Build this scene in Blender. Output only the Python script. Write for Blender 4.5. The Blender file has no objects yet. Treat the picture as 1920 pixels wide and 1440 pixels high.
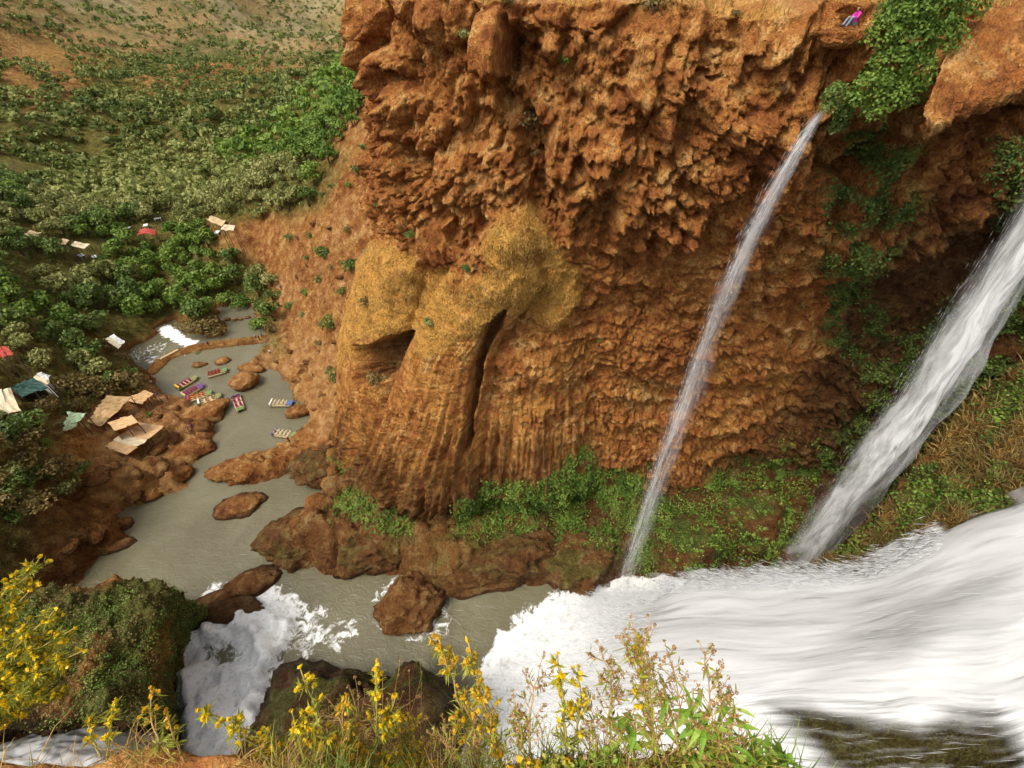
import bpy, bmesh, math, random
import numpy as np
from mathutils import Vector, Matrix

# ------------------------------------------------------------------ camera, sky, sun, exposure
scene = bpy.context.scene
col = scene.collection
CAM = np.array([0.0, 0.0, 75.0])
PITCH = math.radians(42.5)
cam_d = bpy.data.cameras.new('camera'); cam_d.sensor_width = 36.0
cam_d.lens = 850 / 1920 * 36.0
cam_d.clip_start = 0.05; cam_d.clip_end = 6000
cam = bpy.data.objects.new('camera', cam_d); col.objects.link(cam)
cam.location = CAM; cam.rotation_euler = (math.radians(90) - PITCH, 0, 0)
scene.camera = cam

SUN_EL, SUN_AZ = math.radians(56), math.radians(235)     # azimuth measured from +Y, clockwise
world = bpy.data.worlds.new('World'); scene.world = world; world.use_nodes = True
wn = world.node_tree
sky = wn.nodes.new('ShaderNodeTexSky'); sky.sky_type = 'NISHITA'; sky.sun_disc = False
sky.sun_elevation = SUN_EL; sky.sun_rotation = SUN_AZ
sky.air_density = 1.0; sky.dust_density = 4.0; sky.ozone_density = 0.4
hs = wn.nodes.new('ShaderNodeHueSaturation'); hs.inputs['Saturation'].default_value = 0.12   # overcast: near-white sky
wn.links.new(sky.outputs[0], hs.inputs['Color'])
wn.links.new(hs.outputs[0], wn.nodes['Background'].inputs['Color'])
wn.nodes['Background'].inputs['Strength'].default_value = 0.125
sun_d = bpy.data.lights.new('sun', 'SUN'); sun_d.energy = 1.5; sun_d.angle = math.radians(24); sun_d.color = (1, 0.93, 0.82)
sun = bpy.data.objects.new('sun', sun_d); col.objects.link(sun)
sd = Vector((math.sin(SUN_AZ) * math.cos(SUN_EL), math.cos(SUN_AZ) * math.cos(SUN_EL), math.sin(SUN_EL)))
sun.rotation_euler = sd.to_track_quat('Z', 'Y').to_euler(); sun.location = (0, -30, 160)
vs = scene.view_settings
vs.view_transform = 'Standard'; vs.look = 'None'; vs.gamma = 1.0; vs.use_curve_mapping = False
vs.exposure = 0.84
scene.render.engine = 'CYCLES'
scene.cycles.use_denoising = True
scene.cycles.use_adaptive_sampling = True; scene.cycles.adaptive_threshold = 0.03
scene.cycles.max_bounces = 6; scene.cycles.diffuse_bounces = 2; scene.cycles.glossy_bounces = 2
scene.cycles.transparent_max_bounces = 12; scene.cycles.transmission_bounces = 2
scene.cycles.caustics_reflective = False; scene.cycles.caustics_refractive = False

# ------------------------------------------------------------------ survey helpers: picture bearing -> place
CP, SP = math.cos(PITCH), math.sin(PITCH)
def ray(u, v):
    x = (np.asarray(u, float) - 960) / 850; y = (720 - np.asarray(v, float)) / 850
    return np.stack([x, CP + y * SP, -SP + y * CP], -1)
def at(u, v, t): return CAM + ray(u, v) * np.asarray(t, float)[..., None]          # at depth t
def atz(u, v, z):                                                                   # on the level z
    d = ray(u, v); return CAM + d * ((z - CAM[2]) / d[..., 2])[..., None]
def aty(u, v, y):                                                                   # on the upright plane Y = y
    d = ray(u, v); return CAM + d * (y / d[..., 1])[..., None]
def proj(P):
    Q = P - CAM
    dep = Q[..., 1] * CP - Q[..., 2] * SP; dep = np.where(dep < 0.01, 0.01, dep)
    up = Q[..., 1] * SP + Q[..., 2] * CP
    return 960 + 850 * Q[..., 0] / dep, 720 - 850 * up / dep, dep

# ------------------------------------------------------------------ numpy noise
_r = np.random.RandomState(7)
_perm = np.concatenate([_r.permutation(256)] * 3).astype(np.int32)
_g = _r.normal(size=(256, 3)); _g /= np.linalg.norm(_g, axis=1)[:, None]; _g = _g.astype(np.float32)
_rnd = _r.rand(256, 4).astype(np.float32)
def pn(x, y, z=0.0):
    x, y, z = np.broadcast_arrays(np.asarray(x, np.float32), np.asarray(y, np.float32), np.asarray(z, np.float32))
    sh = x.shape; x = x.ravel(); y = y.ravel(); z = z.ravel()
    xf = np.floor(x); yf = np.floor(y); zf = np.floor(z)
    xi = xf.astype(np.int32) & 255; yi = yf.astype(np.int32) & 255; zi = zf.astype(np.int32) & 255
    x = x - xf; y = y - yf; z = z - zf
    fx = x * x * x * (x * (x * 6 - 15) + 10); fy = y * y * y * (y * (y * 6 - 15) + 10); fz = z * z * z * (z * (z * 6 - 15) + 10)
    out = 0
    for i in (0, 1):
        wi = fx if i else 1 - fx
        a = _perm[xi + i]
        for j in (0, 1):
            wj = wi * (fy if j else 1 - fy)
            b = _perm[a + yi + j]
            for k in (0, 1):
                g = _g[_perm[b + zi + k] & 255]
                out = out + wj * (fz if k else 1 - fz) * (g[:, 0] * (x - i) + g[:, 1] * (y - j) + g[:, 2] * (z - k))
    return (out * 1.5).reshape(sh)
def fbm(x, y, z=0.0, o=4, rough=0.5):
    s = 0; a = 1.0; f = 1.0
    for i in range(o):
        s = s + a * pn(np.asarray(x) * f + 17.3 * i, np.asarray(y) * f + 5.1 * i, np.asarray(z) * f + 9.7 * i); a *= rough; f *= 2.03
    return s
def ridged(x, y, z=0.0, o=4):
    s = 0; a = 0.6; f = 1.0
    for i in range(o):
        s = s + a * (1 - 2 * np.abs(pn(np.asarray(x) * f + 3.3 * i, np.asarray(y) * f + 8.1 * i, np.asarray(z) * f + 1.7 * i))); a *= 0.5; f *= 2.1
    return s
def cellhash(i, j, seed):
    return _rnd[_perm[(_perm[(i + seed * 37) & 255] + (j & 255)) & 255]]
def worley(x, y, seed=0):
    xi = np.floor(x).astype(np.int32); yi = np.floor(y).astype(np.int32)
    best = np.full(x.shape, 9.0, np.float32); sec = best.copy()
    for a in (-1, 0, 1):
        for b in (-1, 0, 1):
            h = cellhash(xi + a, yi + b, seed)
            d = (xi + a + h[..., 0] - x) ** 2 + (yi + b + h[..., 1] - y) ** 2
            sec = np.minimum(sec, np.maximum(best, d)); best = np.minimum(best, d)
    return np.sqrt(best), np.sqrt(sec)
def drape(s, z, w, l, seed, rag=0.3):
    """hanging tufa curtains: each swells downwards and ends in a ragged undercut lip"""
    x = s / w; y = z / l
    xi = np.floor(x).astype(np.int32); yi = np.floor(y).astype(np.int32)
    r = rag * fbm(x * 2.2, y * 0.8, seed, 3)
    out = np.zeros(x.shape, np.float32)
    for a in (-1, 0, 1):
        for b in (-2, -1, 0):
            h = cellhash(xi + a, yi + b, seed)
            hw = 0.42 + 0.4 * h[..., 2]
            u = (x - (xi + a + h[..., 0])) / hw
            vb = y - (yi + b + h[..., 1]) + r + 0.12 - 0.55 * u * u
            ln = 0.8 + 0.9 * h[..., 3]
            v = vb / ln
            e = np.clip(1 - u * u, 0, 1) ** 0.5 * np.clip(1 - v, 0, 1) ** 0.7 * (0.4 + 0.8 * h[..., 3]) * np.sqrt(np.clip(vb / 0.16, 0, 1))
            out = np.maximum(out, np.where((np.abs(u) < 1) & (vb > 0), e, 0))
    return out
def ss(a, b, x):
    t = np.clip((x - a) / (b - a), 0, 1); return t * t * (3 - 2 * t)
def poly_sd(u, v, pts):
    """signed distance (positive inside) to a polygon"""
    pts = np.asarray(pts, float); n = len(pts)
    d2 = np.full(np.shape(u), 1e12); ins = np.zeros(np.shape(u), bool)
    for i in range(n):
        a = pts[i]; b = pts[(i + 1) % n]; e = b - a
        wx = u - a[0]; wy = v - a[1]
        t = np.clip((wx * e[0] + wy * e[1]) / (e @ e + 1e-12), 0, 1)
        d2 = np.minimum(d2, (wx - t * e[0]) ** 2 + (wy - t * e[1]) ** 2)
        c = ((a[1] > v) != (b[1] > v))
        ins ^= c & (u < (b[0] - a[0]) * (v - a[1]) / (b[1] - a[1] + 1e-12) + a[0])
    return np.where(ins, 1, -1) * np.sqrt(d2)

# ------------------------------------------------------------------ object helpers
def tag(o, label=None, cat=None, group=None, kind=None):
    if label: o['label'] = label
    if cat: o['category'] = cat
    if group: o['group'] = group
    if kind: o['kind'] = kind
    return o
def link(name, me, parent=None):
    o = bpy.data.objects.new(name, me); col.objects.link(o)
    if parent: o.parent = parent
    return o
def empty(name, loc=(0, 0, 0), rz=0.0, sc=1.0):
    o = bpy.data.objects.new(name, None); col.objects.link(o)
    o.location = loc; o.rotation_euler = (0, 0, rz); o.scale = (sc,) * 3; o.empty_display_size = 0.2
    return o
def mesh_np(name, V, F, mat=None, attr=None, smooth=True, mats=None, midx=None):
    """V (n,3); F (m,3) or (m,4) int array"""
    V = np.ascontiguousarray(V, np.float32); F = np.ascontiguousarray(F, np.int32); k = F.shape[1]; m = len(F)
    me = bpy.data.meshes.new(name)
    me.vertices.add(len(V)); me.vertices.foreach_set('co', V.ravel())
    me.loops.add(m * k); me.loops.foreach_set('vertex_index', F.ravel())
    me.polygons.add(m); me.polygons.foreach_set('loop_start', np.arange(0, m * k, k, dtype=np.int32))
    me.polygons.foreach_set('loop_total', np.full(m, k, np.int32))
    me.polygons.foreach_set('use_smooth', np.full(m, smooth, bool))
    if midx is not None: me.polygons.foreach_set('material_index', np.asarray(midx, np.int32))
    if attr:
        for an, av in attr.items():
            at_ = me.attributes.new(an, 'FLOAT_COLOR', 'POINT')
            c = np.zeros((len(V), 4), np.float32); av = np.asarray(av, np.float32).reshape(len(V), -1); c[:, :av.shape[1]] = av
            at_.data.foreach_set('color', c.ravel())
    me.update(calc_edges=True)
    for mm in (mats or ([mat] if mat else [])): me.materials.append(mm)
    return me
def grid_faces(nu, nv):
    i = np.arange(nu * nv).reshape(nu, nv)
    return np.stack([i[:-1, :-1], i[1:, :-1], i[1:, 1:], i[:-1, 1:]], -1).reshape(-1, 4)
def grid_mesh(name, P, mat, attr=None, flip=False):
    F = grid_faces(P.shape[0], P.shape[1])
    if flip: F = F[:, ::-1]
    return mesh_np(name, P.reshape(-1, 3), F, mat, attr)
def normals(P):
    du = np.gradient(P, axis=0); dv = np.gradient(P, axis=1)
    n = np.cross(du, dv); return n / (np.linalg.norm(n, axis=-1)[..., None] + 1e-9)
class MB:
    """collects shapes, links them as one mesh object"""
    def __init__(s): s.v = []; s.f = []
    def add(s, vs, fs):
        b = len(s.v); s.v += [tuple(v) for v in vs]; s.f += [tuple(i + b for i in f) for f in fs]; return s
    def box(s, c, d, rz=0, tilt=None):
        M = Matrix.Rotation(rz, 3, 'Z')
        if tilt: M = M @ Matrix.Rotation(tilt[1], 3, tilt[0])
        vs = [Vector(c) + M @ Vector((x * d[0] / 2, y * d[1] / 2, z * d[2] / 2)) for x in (-1, 1) for y in (-1, 1) for z in (-1, 1)]
        return s.add(vs, [(0, 1, 3, 2), (4, 6, 7, 5), (0, 4, 5, 1), (2, 3, 7, 6), (0, 2, 6, 4), (1, 5, 7, 3)])
    def tube(s, pts, rad, n=6, cap=True):
        pts = [Vector(p) for p in pts]; rad = rad if hasattr(rad, '__len__') else [rad] * len(pts)
        vs = []; fs = []
        for i, p in enumerate(pts):
            t = (pts[min(i + 1, len(pts) - 1)] - pts[max(i - 1, 0)]).normalized()
            a = t.orthogonal().normalized() if i == 0 else (a - t * a.dot(t)).normalized()
            b = t.cross(a)
            for k in range(n):
                q = 2 * math.pi * k / n; vs.append(p + (a * math.cos(q) + b * math.sin(q)) * rad[i])
        for i in range(len(pts) - 1):
            for k in range(n):
                k2 = (k + 1) % n; fs.append((i * n + k, i * n + k2, (i + 1) * n + k2, (i + 1) * n + k))
        if cap: fs += [tuple(range(n - 1, -1, -1)), tuple(range((len(pts) - 1) * n, len(pts) * n))]
        return s.add(vs, fs)
    def sheet(s, P, th):
        """slab with thickness from a grid P[i][j]"""
        nu, nv = len(P), len(P[0]); vs = [Vector(p) for r in P for p in r]; m = len(vs)
        vs += [v - Vector((0, 0, th)) for v in vs]; fs = []
        I = lambda i, j: i * nv + j
        for i in range(nu - 1):
            for j in range(nv - 1):
                q = (I(i, j), I(i + 1, j), I(i + 1, j + 1), I(i, j + 1)); fs += [q, tuple(x + m for x in q[::-1])]
        bd = [I(i, 0) for i in range(nu)] + [I(nu - 1, j) for j in range(1, nv)] + [I(i, nv - 1) for i in range(nu - 2, -1, -1)] + [I(0, j) for j in range(nv - 2, 0, -1)]
        for a, b in zip(bd, bd[1:] + bd[:1]): fs.append((b, a, a + m, b + m))
        return s.add(vs, fs)
    def mesh(s, name, mat, smooth=False):
        me = bpy.data.meshes.new(name); me.from_pydata(s.v, [], s.f)
        if smooth: me.polygons.foreach_set('use_smooth', [True] * len(me.polygons))
        me.materials.append(mat); me.update(); return me
    def build(s, name, mat, parent=None, smooth=False): return link(name, s.mesh(name, mat, smooth), parent)
def copy_tree(o, parent=None):
    c = o.copy(); col.objects.link(c); c.parent = parent
    for ch in list(o.children): copy_tree(ch, c)
    return c

# ------------------------------------------------------------------ materials
def new_mat(name):
    m = bpy.data.materials.new(name); m.use_nodes = True
    return m, m.node_tree, m.node_tree.nodes['Principled BSDF']
def nd(t, ty, **kw):
    n = t.nodes.new(ty)
    for k, v in kw.items():
        if k in n.inputs: n.inputs[k].default_value = v
        else: setattr(n, k, v)
    return n
def tnoise(t, co, sc, det=6, rough=0.6, dist=0.0):
    n = nd(t, 'ShaderNodeTexNoise', Scale=sc, Detail=det, Roughness=rough, Distortion=dist)
    t.links.new(co, n.inputs['Vector']); return n.outputs['Fac']
def ramp(t, fac, stops):
    n = t.nodes.new('ShaderNodeValToRGB'); e = n.color_ramp.elements
    while len(e) < len(stops): e.new(0.5)
    for k, (p, c) in enumerate(stops):
        e[k].position = p; e[k].color = (*c, 1) if len(c) == 3 else c
    t.links.new(fac, n.inputs[0]); return n.outputs['Color']
def mixc(t, fac, a, b, mode='MIX'):
    n = t.nodes.new('ShaderNodeMix'); n.data_type = 'RGBA'; n.blend_type = mode
    for s, x in ((n.inputs[0], fac), (n.inputs[6], a), (n.inputs[7], b)):
        if isinstance(x, bpy.types.NodeSocket): t.links.new(x, s)
        else: s.default_value = x if not isinstance(x, tuple) else (*x, 1)
    return n.outputs[2]
def math_n(t, op, a, b=0.0, clamp=False):
    n = t.nodes.new('ShaderNodeMath'); n.operation = op; n.use_clamp = clamp
    for s, x in ((n.inputs[0], a), (n.inputs[1], b)):
        if isinstance(x, bpy.types.NodeSocket): t.links.new(x, s)
        else: s.default_value = x
    return n.outputs[0]
def bump(t, h, strength, dist, nrm=None):
    n = nd(t, 'ShaderNodeBump', Strength=strength, Distance=dist); t.links.new(h, n.inputs['Height'])
    if nrm: t.links.new(nrm, n.inputs['Normal'])
    return n.outputs[0]
def wpos(t): return t.nodes.new('ShaderNodeNewGeometry').outputs['Position']
def mapped(t, co, sc=(1, 1, 1)):
    n = nd(t, 'ShaderNodeMapping'); n.inputs['Scale'].default_value = sc; t.links.new(co, n.inputs['Vector']); return n.outputs[0]
def plain(name, c, rough=0.7, var=0.25, sc=3.0, spec=0.3):
    m, t, b = new_mat(name)
    co = t.nodes.new('ShaderNodeTexCoord').outputs['Object']
    n = tnoise(t, co, sc, 4)
    cc = ramp(t, n, [(0.3, tuple(x * (1 - var) for x in c)), (0.7, tuple(min(1, x * (1 + var)) for x in c))])
    t.links.new(cc, b.inputs['Base Color']); b.inputs['Roughness'].default_value = rough; b.inputs['Specular IOR Level'].default_value = spec
    return m

def rock_material(name, tint=(1, 1, 1), scale=1.0, bstr=1.0, bd=0.8):
    """travertine / red earth. zone attribute: R ochre dry moss, G green moss, B wet dark stain and painted shade, A pale sand"""
    m, t, b = new_mat(name)
    p = wpos(t); L = t.links.new
    n2 = tnoise(t, p, 0.6 * scale, 6, 0.68, 0.0); n3 = tnoise(t, mapped(t, p, (1, 1, 0.6)), 5.0 * scale, 3, 0.7)
    n1 = tnoise(t, p, 0.10 * scale, 2, 0.6)
    k = lambda c: tuple(x * y for x, y in zip(c, tint))
    c = ramp(t, math_n(t, 'ADD', math_n(t, 'MULTIPLY', n2, 0.75), math_n(t, 'MULTIPLY', n1, 0.25)),
             [(0.38, k((0.18, 0.056, 0.014))), (0.46, k((0.37, 0.13, 0.03))), (0.54, k((0.50, 0.22, 0.054))), (0.62, k((0.64, 0.37, 0.13)))])
    c = mixc(t, math_n(t, 'MULTIPLY', ramp(t, n3, [(0.36, (1, 1, 1)), (0.56, (0, 0, 0))]), 0.62), c, k((0.14, 0.044, 0.013)))
    vein = ramp(t, n2, [(0.468, (0, 0, 0)), (0.492, (1, 1, 1)), (0.506, (1, 1, 1)), (0.53, (0, 0, 0))])
    c = mixc(t, math_n(t, 'MULTIPLY', vein, math_n(t, 'MULTIPLY', n3, 0.5)), c, k((0.12, 0.036, 0.012)))
    za = t.nodes.new('ShaderNodeAttribute'); za.attribute_name = 'zone'
    sp = t.nodes.new('ShaderNodeSeparateColor'); L(za.outputs['Color'], sp.inputs[0])
    mixn = math_n(t, 'ADD', math_n(t, 'MULTIPLY', n3, 0.6), math_n(t, 'MULTIPLY', n2, 0.4))
    och = ramp(t, mixn, [(0.38, (0.24, 0.10, 0.02)), (0.5, (0.48, 0.235, 0.045)), (0.62, (0.62, 0.36, 0.09))])
    c = mixc(t, sp.outputs[0], c, och)
    snd = mixc(t, 0.35, ramp(t, n2, [(0.4, (0.42, 0.19, 0.062)), (0.6, (0.64, 0.38, 0.16))]), c)
    c = mixc(t, za.outputs['Alpha'], c, snd)
    z2 = t.nodes.new('ShaderNodeAttribute'); z2.attribute_name = 'limestone'
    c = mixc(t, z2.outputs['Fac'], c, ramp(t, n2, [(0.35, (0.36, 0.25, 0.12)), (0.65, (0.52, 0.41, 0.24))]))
    wet = mixc(t, 1.0, c, (0.23, 0.25, 0.29), 'MULTIPLY')  # darker tone for wet rock and for painted shade in hollows
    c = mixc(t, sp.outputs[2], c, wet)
    gm = ramp(t, mixn, [(0.38, (0.018, 0.032, 0.006)), (0.5, (0.055, 0.1, 0.016)), (0.62, (0.14, 0.2, 0.035))])
    gfac = math_n(t, 'MULTIPLY', sp.outputs[1], ramp(t, n3, [(0.3, (0.4, 0.4, 0.4)), (0.55, (1, 1, 1))]))
    c = mixc(t, gfac, c, gm)
    L(c, b.inputs['Base Color'])
    ro = nd(t, 'ShaderNodeMapRange'); L(sp.outputs[2], ro.inputs[0]); ro.inputs[3].default_value = 0.92; ro.inputs[4].default_value = 0.5
    L(ro.outputs[0], b.inputs['Roughness']); b.inputs['Specular IOR Level'].default_value = 0.2
    h = math_n(t, 'ADD', n2, math_n(t, 'MULTIPLY', n3, 0.28))
    L(bump(t, h, 1.0 * bstr, bd / scale), b.inputs['Normal'])
    return m
M = {}
M['cliff'] = rock_material('travertine', (1, 1, 1), 1.0, 1.0, 1.25)
M['earth'] = rock_material('red_earth', (1.0, 1.06, 1.15), 0.8, 1.0, 1.9)
M['boulder'] = rock_material('boulder_stone', (0.9, 0.98, 1.1), 1.2, 1.0, 1.8)
M['near_rock'] = rock_material('outcrop_stone', (0.75, 0.8, 0.9), 1.1, 1.0, 1.8)
# ------------------------------------------------------------------ river and valley terrain
RIVER_PX = [(60,1180),(140,1108),(165,1072),(200,1045),(240,1005),(222,968),(262,950),(300,935),(345,922),(360,905),(345,886),(375,868),(392,842),(408,812),(414,780),(405,765),
            (380,752),(345,748),(322,735),(300,712),(286,690),(262,684),(238,682),(233,662),(262,648),(300,632),(300,612),(322,606),(352,628),(385,636),(430,634),(436,612),(420,596),
            (412,578),(440,572),(468,578),(470,592),(478,612),(496,630),(492,648),(476,668),(452,688),(470,698),(505,698),(522,712),(542,735),(538,750),(560,765),(572,790),
            (545,812),(528,828),(492,850),(452,880),(430,896),(430,912),(458,918),(500,910),(545,888),(580,890),(598,910),(596,940),(560,985),(530,1022),(505,1048),(520,1064),
            (570,1072),(622,1086),(690,1078),(760,1085),(845,1106),(950,1110),(1090,1098),(1250,1080),(1500,1080),(1700,1250),(1700,1700),(-200,1700),(-200,1400)]
RV = atz(np.array([p[0] for p in RIVER_PX]), np.array([min(p[1], 1500) for p in RIVER_PX]), 0.0)[:, :2]
CAUSEWAY_PX = [(286,692),(300,676),(318,664),(345,655),(375,649),(410,643),(450,638),(496,634)]
CW = atz(np.array([p[0] for p in CAUSEWAY_PX]), np.array([p[1] for p in CAUSEWAY_PX]), 0.6)[:, :2]
CTRL = []     # (x, y, z) of the land, read off bearings and heights
for (u, v, z) in [(250,800,4.5),(180,765,7),(130,800,9),(30,740,15),(0,660,19),(100,880,11),(50,980,13),(200,900,3.5),(330,800,2.6),(380,785,2.4),(300,870,2.5),(0,1050,10),(0,850,17),(-150,900,30),(-150,700,34),
                  (150,650,9),(60,560,14),(200,560,6),(100,480,15),(250,440,12),(330,500,4),(420,420,17),(440,480,9),(540,400,23),(480,520,3),(520,560,3),(560,600,3),(600,600,11),(600,700,2.5),(560,660,2),(620,800,2.5),(560,860,2.5),(640,780,3),(270,590,2.5),(180,610,6),(120,700,10),(540,700,1.8),(560,740,1.8),(500,880,2.2),(380,570,2.2)]:
    CTRL.append(tuple(atz(u, v, z)))
for (u, v, t) in [(640,300,122),(600,360,126),(600,450,117),(650,400,110),(670,470,104),(640,560,104),(300,350,190),(500,330,180),(100,380,165),(600,250,165),(640,150,210),(560,190,230),(450,270,225),(300,280,238),(200,250,245),(100,280,225),(0,300,198),
                  (0,200,250),(0,100,300),(0,0,340),(0,-100,380),(200,100,350),(200,0,420),(200,-100,470),(400,150,330),(400,50,450),(400,-50,540),(500,130,400),(520,60,540),(600,100,430),(600,60,620),(600,0,760),(620,-60,900),(500,0,620),(500,-60,720),(700,-60,900),(700,60,600)]:
    CTRL.append(tuple(at(u, v, t)))
CTRL += [(-8,56,6),(8,48,5),(25,50,8),(-28,56,5),(-40,48,4),(-20,42,5),(0,38,4),(45,50,10),(-150,20,60),(-200,80,75),(-260,160,70),(-330,60,110),(-420,260,110),(-600,400,160),(-100,-5,22),(-90,15,14),(-200,900,60),(0,200,60),(20,120,40),(100,100,30),(60,400,40),(-700,900,180),(-420,700,95)]
CT = np.array(CTRL)
def _tps(r2): return np.where(r2 > 1e-9, r2 * np.log(r2 + 1e-12), 0)
_S = 100.0
_A = _tps((((CT[:, None, :2] - CT[None, :, :2]) / _S) ** 2).sum(-1)) + np.eye(len(CT)) * 0.02
_Pm = np.concatenate([np.ones((len(CT), 1)), CT[:, :2] / _S], 1)
_sol = np.linalg.solve(np.block([[_A, _Pm], [_Pm.T, np.zeros((3, 3))]]), np.concatenate([CT[:, 2], np.zeros(3)]))
def base_h(x, y):
    sh = np.shape(x); x = np.ravel(x); y = np.ravel(y); out = np.empty(len(x))
    for i in range(0, len(x), 40000):
        q = np.stack([x[i:i + 40000], y[i:i + 40000]], 1)
        out[i:i + 40000] = _tps((((q[:, None] - CT[None, :, :2]) / _S) ** 2).sum(-1)) @ _sol[:-3] + _sol[-3] + (q / _S) @ _sol[-2:]
    return out.reshape(sh)
def seg_d(x, y, pl):
    d = np.full(np.shape(x), 1e9)
    for a, b in zip(pl[:-1], pl[1:]):
        e = b - a; t = np.clip(((x - a[0]) * e[0] + (y - a[1]) * e[1]) / (e @ e), 0, 1)
        d = np.minimum(d, np.hypot(x - a[0] - t * e[0], y - a[1] - t * e[1]))
    return d
def land(x, y, detail=True):
    z = np.maximum(base_h(x, y), 1.2)
    r = np.hypot(x, y)
    if detail:
        amp = np.clip(r / 130, 0.8, 8)
        z = z + amp * 0.9 * fbm(x * 0.09 / np.clip(amp, 1, 3), y * 0.09 / np.clip(amp, 1, 3), 0.3, 5, 0.55)
        st = 1.5                                                     # bedded, stepped red rock near the water
        q = z / st + 0.5 * fbm(x * 0.12, y * 0.12, 4.0, 3); zz = (np.floor(q) + ss(0.15, 0.8, q - np.floor(q)) - 0.5 * fbm(x * 0.12, y * 0.12, 4.0, 3)) * st
        near = 1 - ss(140, 190, r)
        z = z + near * 0.9 * (zz - z) + near * 0.7 * (ridged(x * 0.25, y * 0.25, 2.0, 4) - 0.4)
        rr_ = ss(230, 360, r); z = z + rr_ * 15 * (ridged(x * 0.0085 + 2, y * 0.0085, 6.0, 3) - 0.55) + rr_ * 5 * (ridged(x * 0.03, y * 0.03, 16.0, 3) - 0.5)
        tq = ss(-52, -40, x) * ss(64, 52, y) * ss(22, 30, y)         # blocky tufa toe below the wall
        z = z + tq * (1.6 * ridged(x * 0.14, y * 0.16, 5.0, 4) + 1.2 * np.abs(fbm(x * 0.3, y * 0.3, 15.0, 4)) - 0.4)
    d = poly_sd(x, y, RV) + (1.3 * fbm(x * 0.28, y * 0.28, 7.0, 4) if detail else 0)
    z = np.maximum(z, 0.5)
    z = np.where(d > 0, -0.6 - np.minimum(d, 3) * 0.5, -0.6 + (z + 0.6) * ss(0, 2.6 + 0.32 * z, -d) ** 0.75)
    cw = seg_d(x, y, CW) + (0.6 * fbm(x * 0.5, y * 0.5, 1.0, 3) if detail else 0)
    return np.maximum(z, np.where(cw < 4, 0.75 - ss(0.9, 2.6, cw) * 1.9, -9))
def spaced(a, b, h0, g, c0, c1):
    """coordinates: step h0 between c0 and c1, growing by g outside"""
    s = list(np.arange(c0, c1, h0)); x, h = c0, h0; lo = []
    while x > a: h *= g; x -= h; lo.append(x)
    x, h = s[-1], h0; hi = []
    while x < b: h *= g; x += h; hi.append(x)
    return np.array(lo[::-1] + s + hi)
gx = spaced(-760, 70, 0.45, 1.04, -106, 20); gy = spaced(-10, 1300, 0.45, 1.03, 26, 126)
X, Y = np.meshgrid(gx, gy, indexing='ij')
Z = land(X, Y)
TP = np.stack([X, Y, Z], -1)
N = normals(TP)
near = (1 - ss(110, 170, np.hypot(X, Y))) * ss(0.3, 1.5, Z)
dsp = 0.9 * fbm(X * 0.4, Y * 0.4, Z * 0.4, 4, 0.6) + 0.35 * ridged(X * 0.7, Y * 0.7, Z * 0.7, 3)
TP = TP + N * (dsp * near)[..., None]
U_, V_, D_ = proj(TP)
slope = 1 - N[..., 2]
nz = fbm(X * 0.05, Y * 0.05, 3, 4)
FOREST_PX = [(-300,1500),(-300,60),(40,90),(120,140),(300,80),(430,60),(500,140),(560,170),(600,130),(640,110),(660,60),(700,60),(700,200),(650,250),(632,300),(592,375),(545,400),(480,412),(405,430),(400,470),(490,500),(520,560),(510,640),(470,650),(440,640),(400,650),(330,640),(290,640),(230,680),(290,720),(240,735),(170,780),(110,800),(60,900),(60,1040),(-100,1500)]
forest = ss(-25, 25, poly_sd(U_, V_, FOREST_PX) + 30 * nz)
SAND_PX = [(500,520),(545,520),(560,560),(540,620),(640,640),(660,760),(640,830),(600,830),(570,790),(545,740),(505,700),(450,690),(490,650),(510,600)]
sand = ss(-10, 20, poly_sd(U_, V_, SAND_PX) + 14 * nz)
bare = ss(340, 480, np.hypot(X, Y)) * ss(-0.1, 0.25, fbm(X * 0.012, Y * 0.012, 8, 4) + 0.15)
wetb = (1 - ss(0.15, 1.0, TP[..., 2])) * 0.55
toe = np.maximum(ss(-20, 20, poly_sd(U_, V_, [(500,1090),(520,1000),(600,930),(640,850),(760,890),(1000,900),(1300,900),(1700,800),(1900,1100),(900,1150)]) + 10 * nz), ss(2, 6, X))
dark_l = ss(-40, 60, poly_sd(U_, V_, [(-400,850),(60,860),(180,930),(230,1040),(160,1120),(-400,1300)]) + 30 * nz)
zone = np.zeros(X.shape + (4,), np.float32)
zone[..., 0] = 0.35 * ss(0.0, 0.5, nz) * (1 - forest)
gz = forest * 0.85 * (1 - bare) + 0.55 * ss(0.05, 0.4, fbm(X * 0.22, Y * 0.22, 9, 3)) * toe * ss(2.0, 3.2, Z)
zone[..., 1] = np.clip(gz, 0, 1) * ss(0.4, 1.4, Z) * (1 - 0.4 * ss(0.35, 0.6, slope))
zone[..., 2] = np.clip(np.maximum(wetb, np.maximum(toe * (0.6 + 0.25 * ss(-10, 10, X)), dark_l * 0.6)), 0, 1)
fh = ss(320, 470, np.hypot(X, Y)) * (1 - forest * 0.6)
fq = fbm(X * 0.02, Y * 0.02, 28, 4)
zone[..., 3] = np.clip(sand * 0.8 * (1 - toe) + 0.6 * fh * ss(-0.35, 0.1, fq), 0, 1)
zone[..., 1] = np.clip(zone[..., 1] + fh * (0.28 + 0.35 * ss(0.05, 0.35, fbm(X * 0.035, Y * 0.035, 38, 4))), 0, 1)
zone[..., 0] = np.clip(zone[..., 0] + 0.25 * fh, 0, 1)
landing = ss(-10, 25, poly_sd(U_, V_, [(150,880),(200,800),(280,712),(330,730),(418,768),(410,860),(360,925),(250,970),(180,960)]) + 14 * nz)
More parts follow.
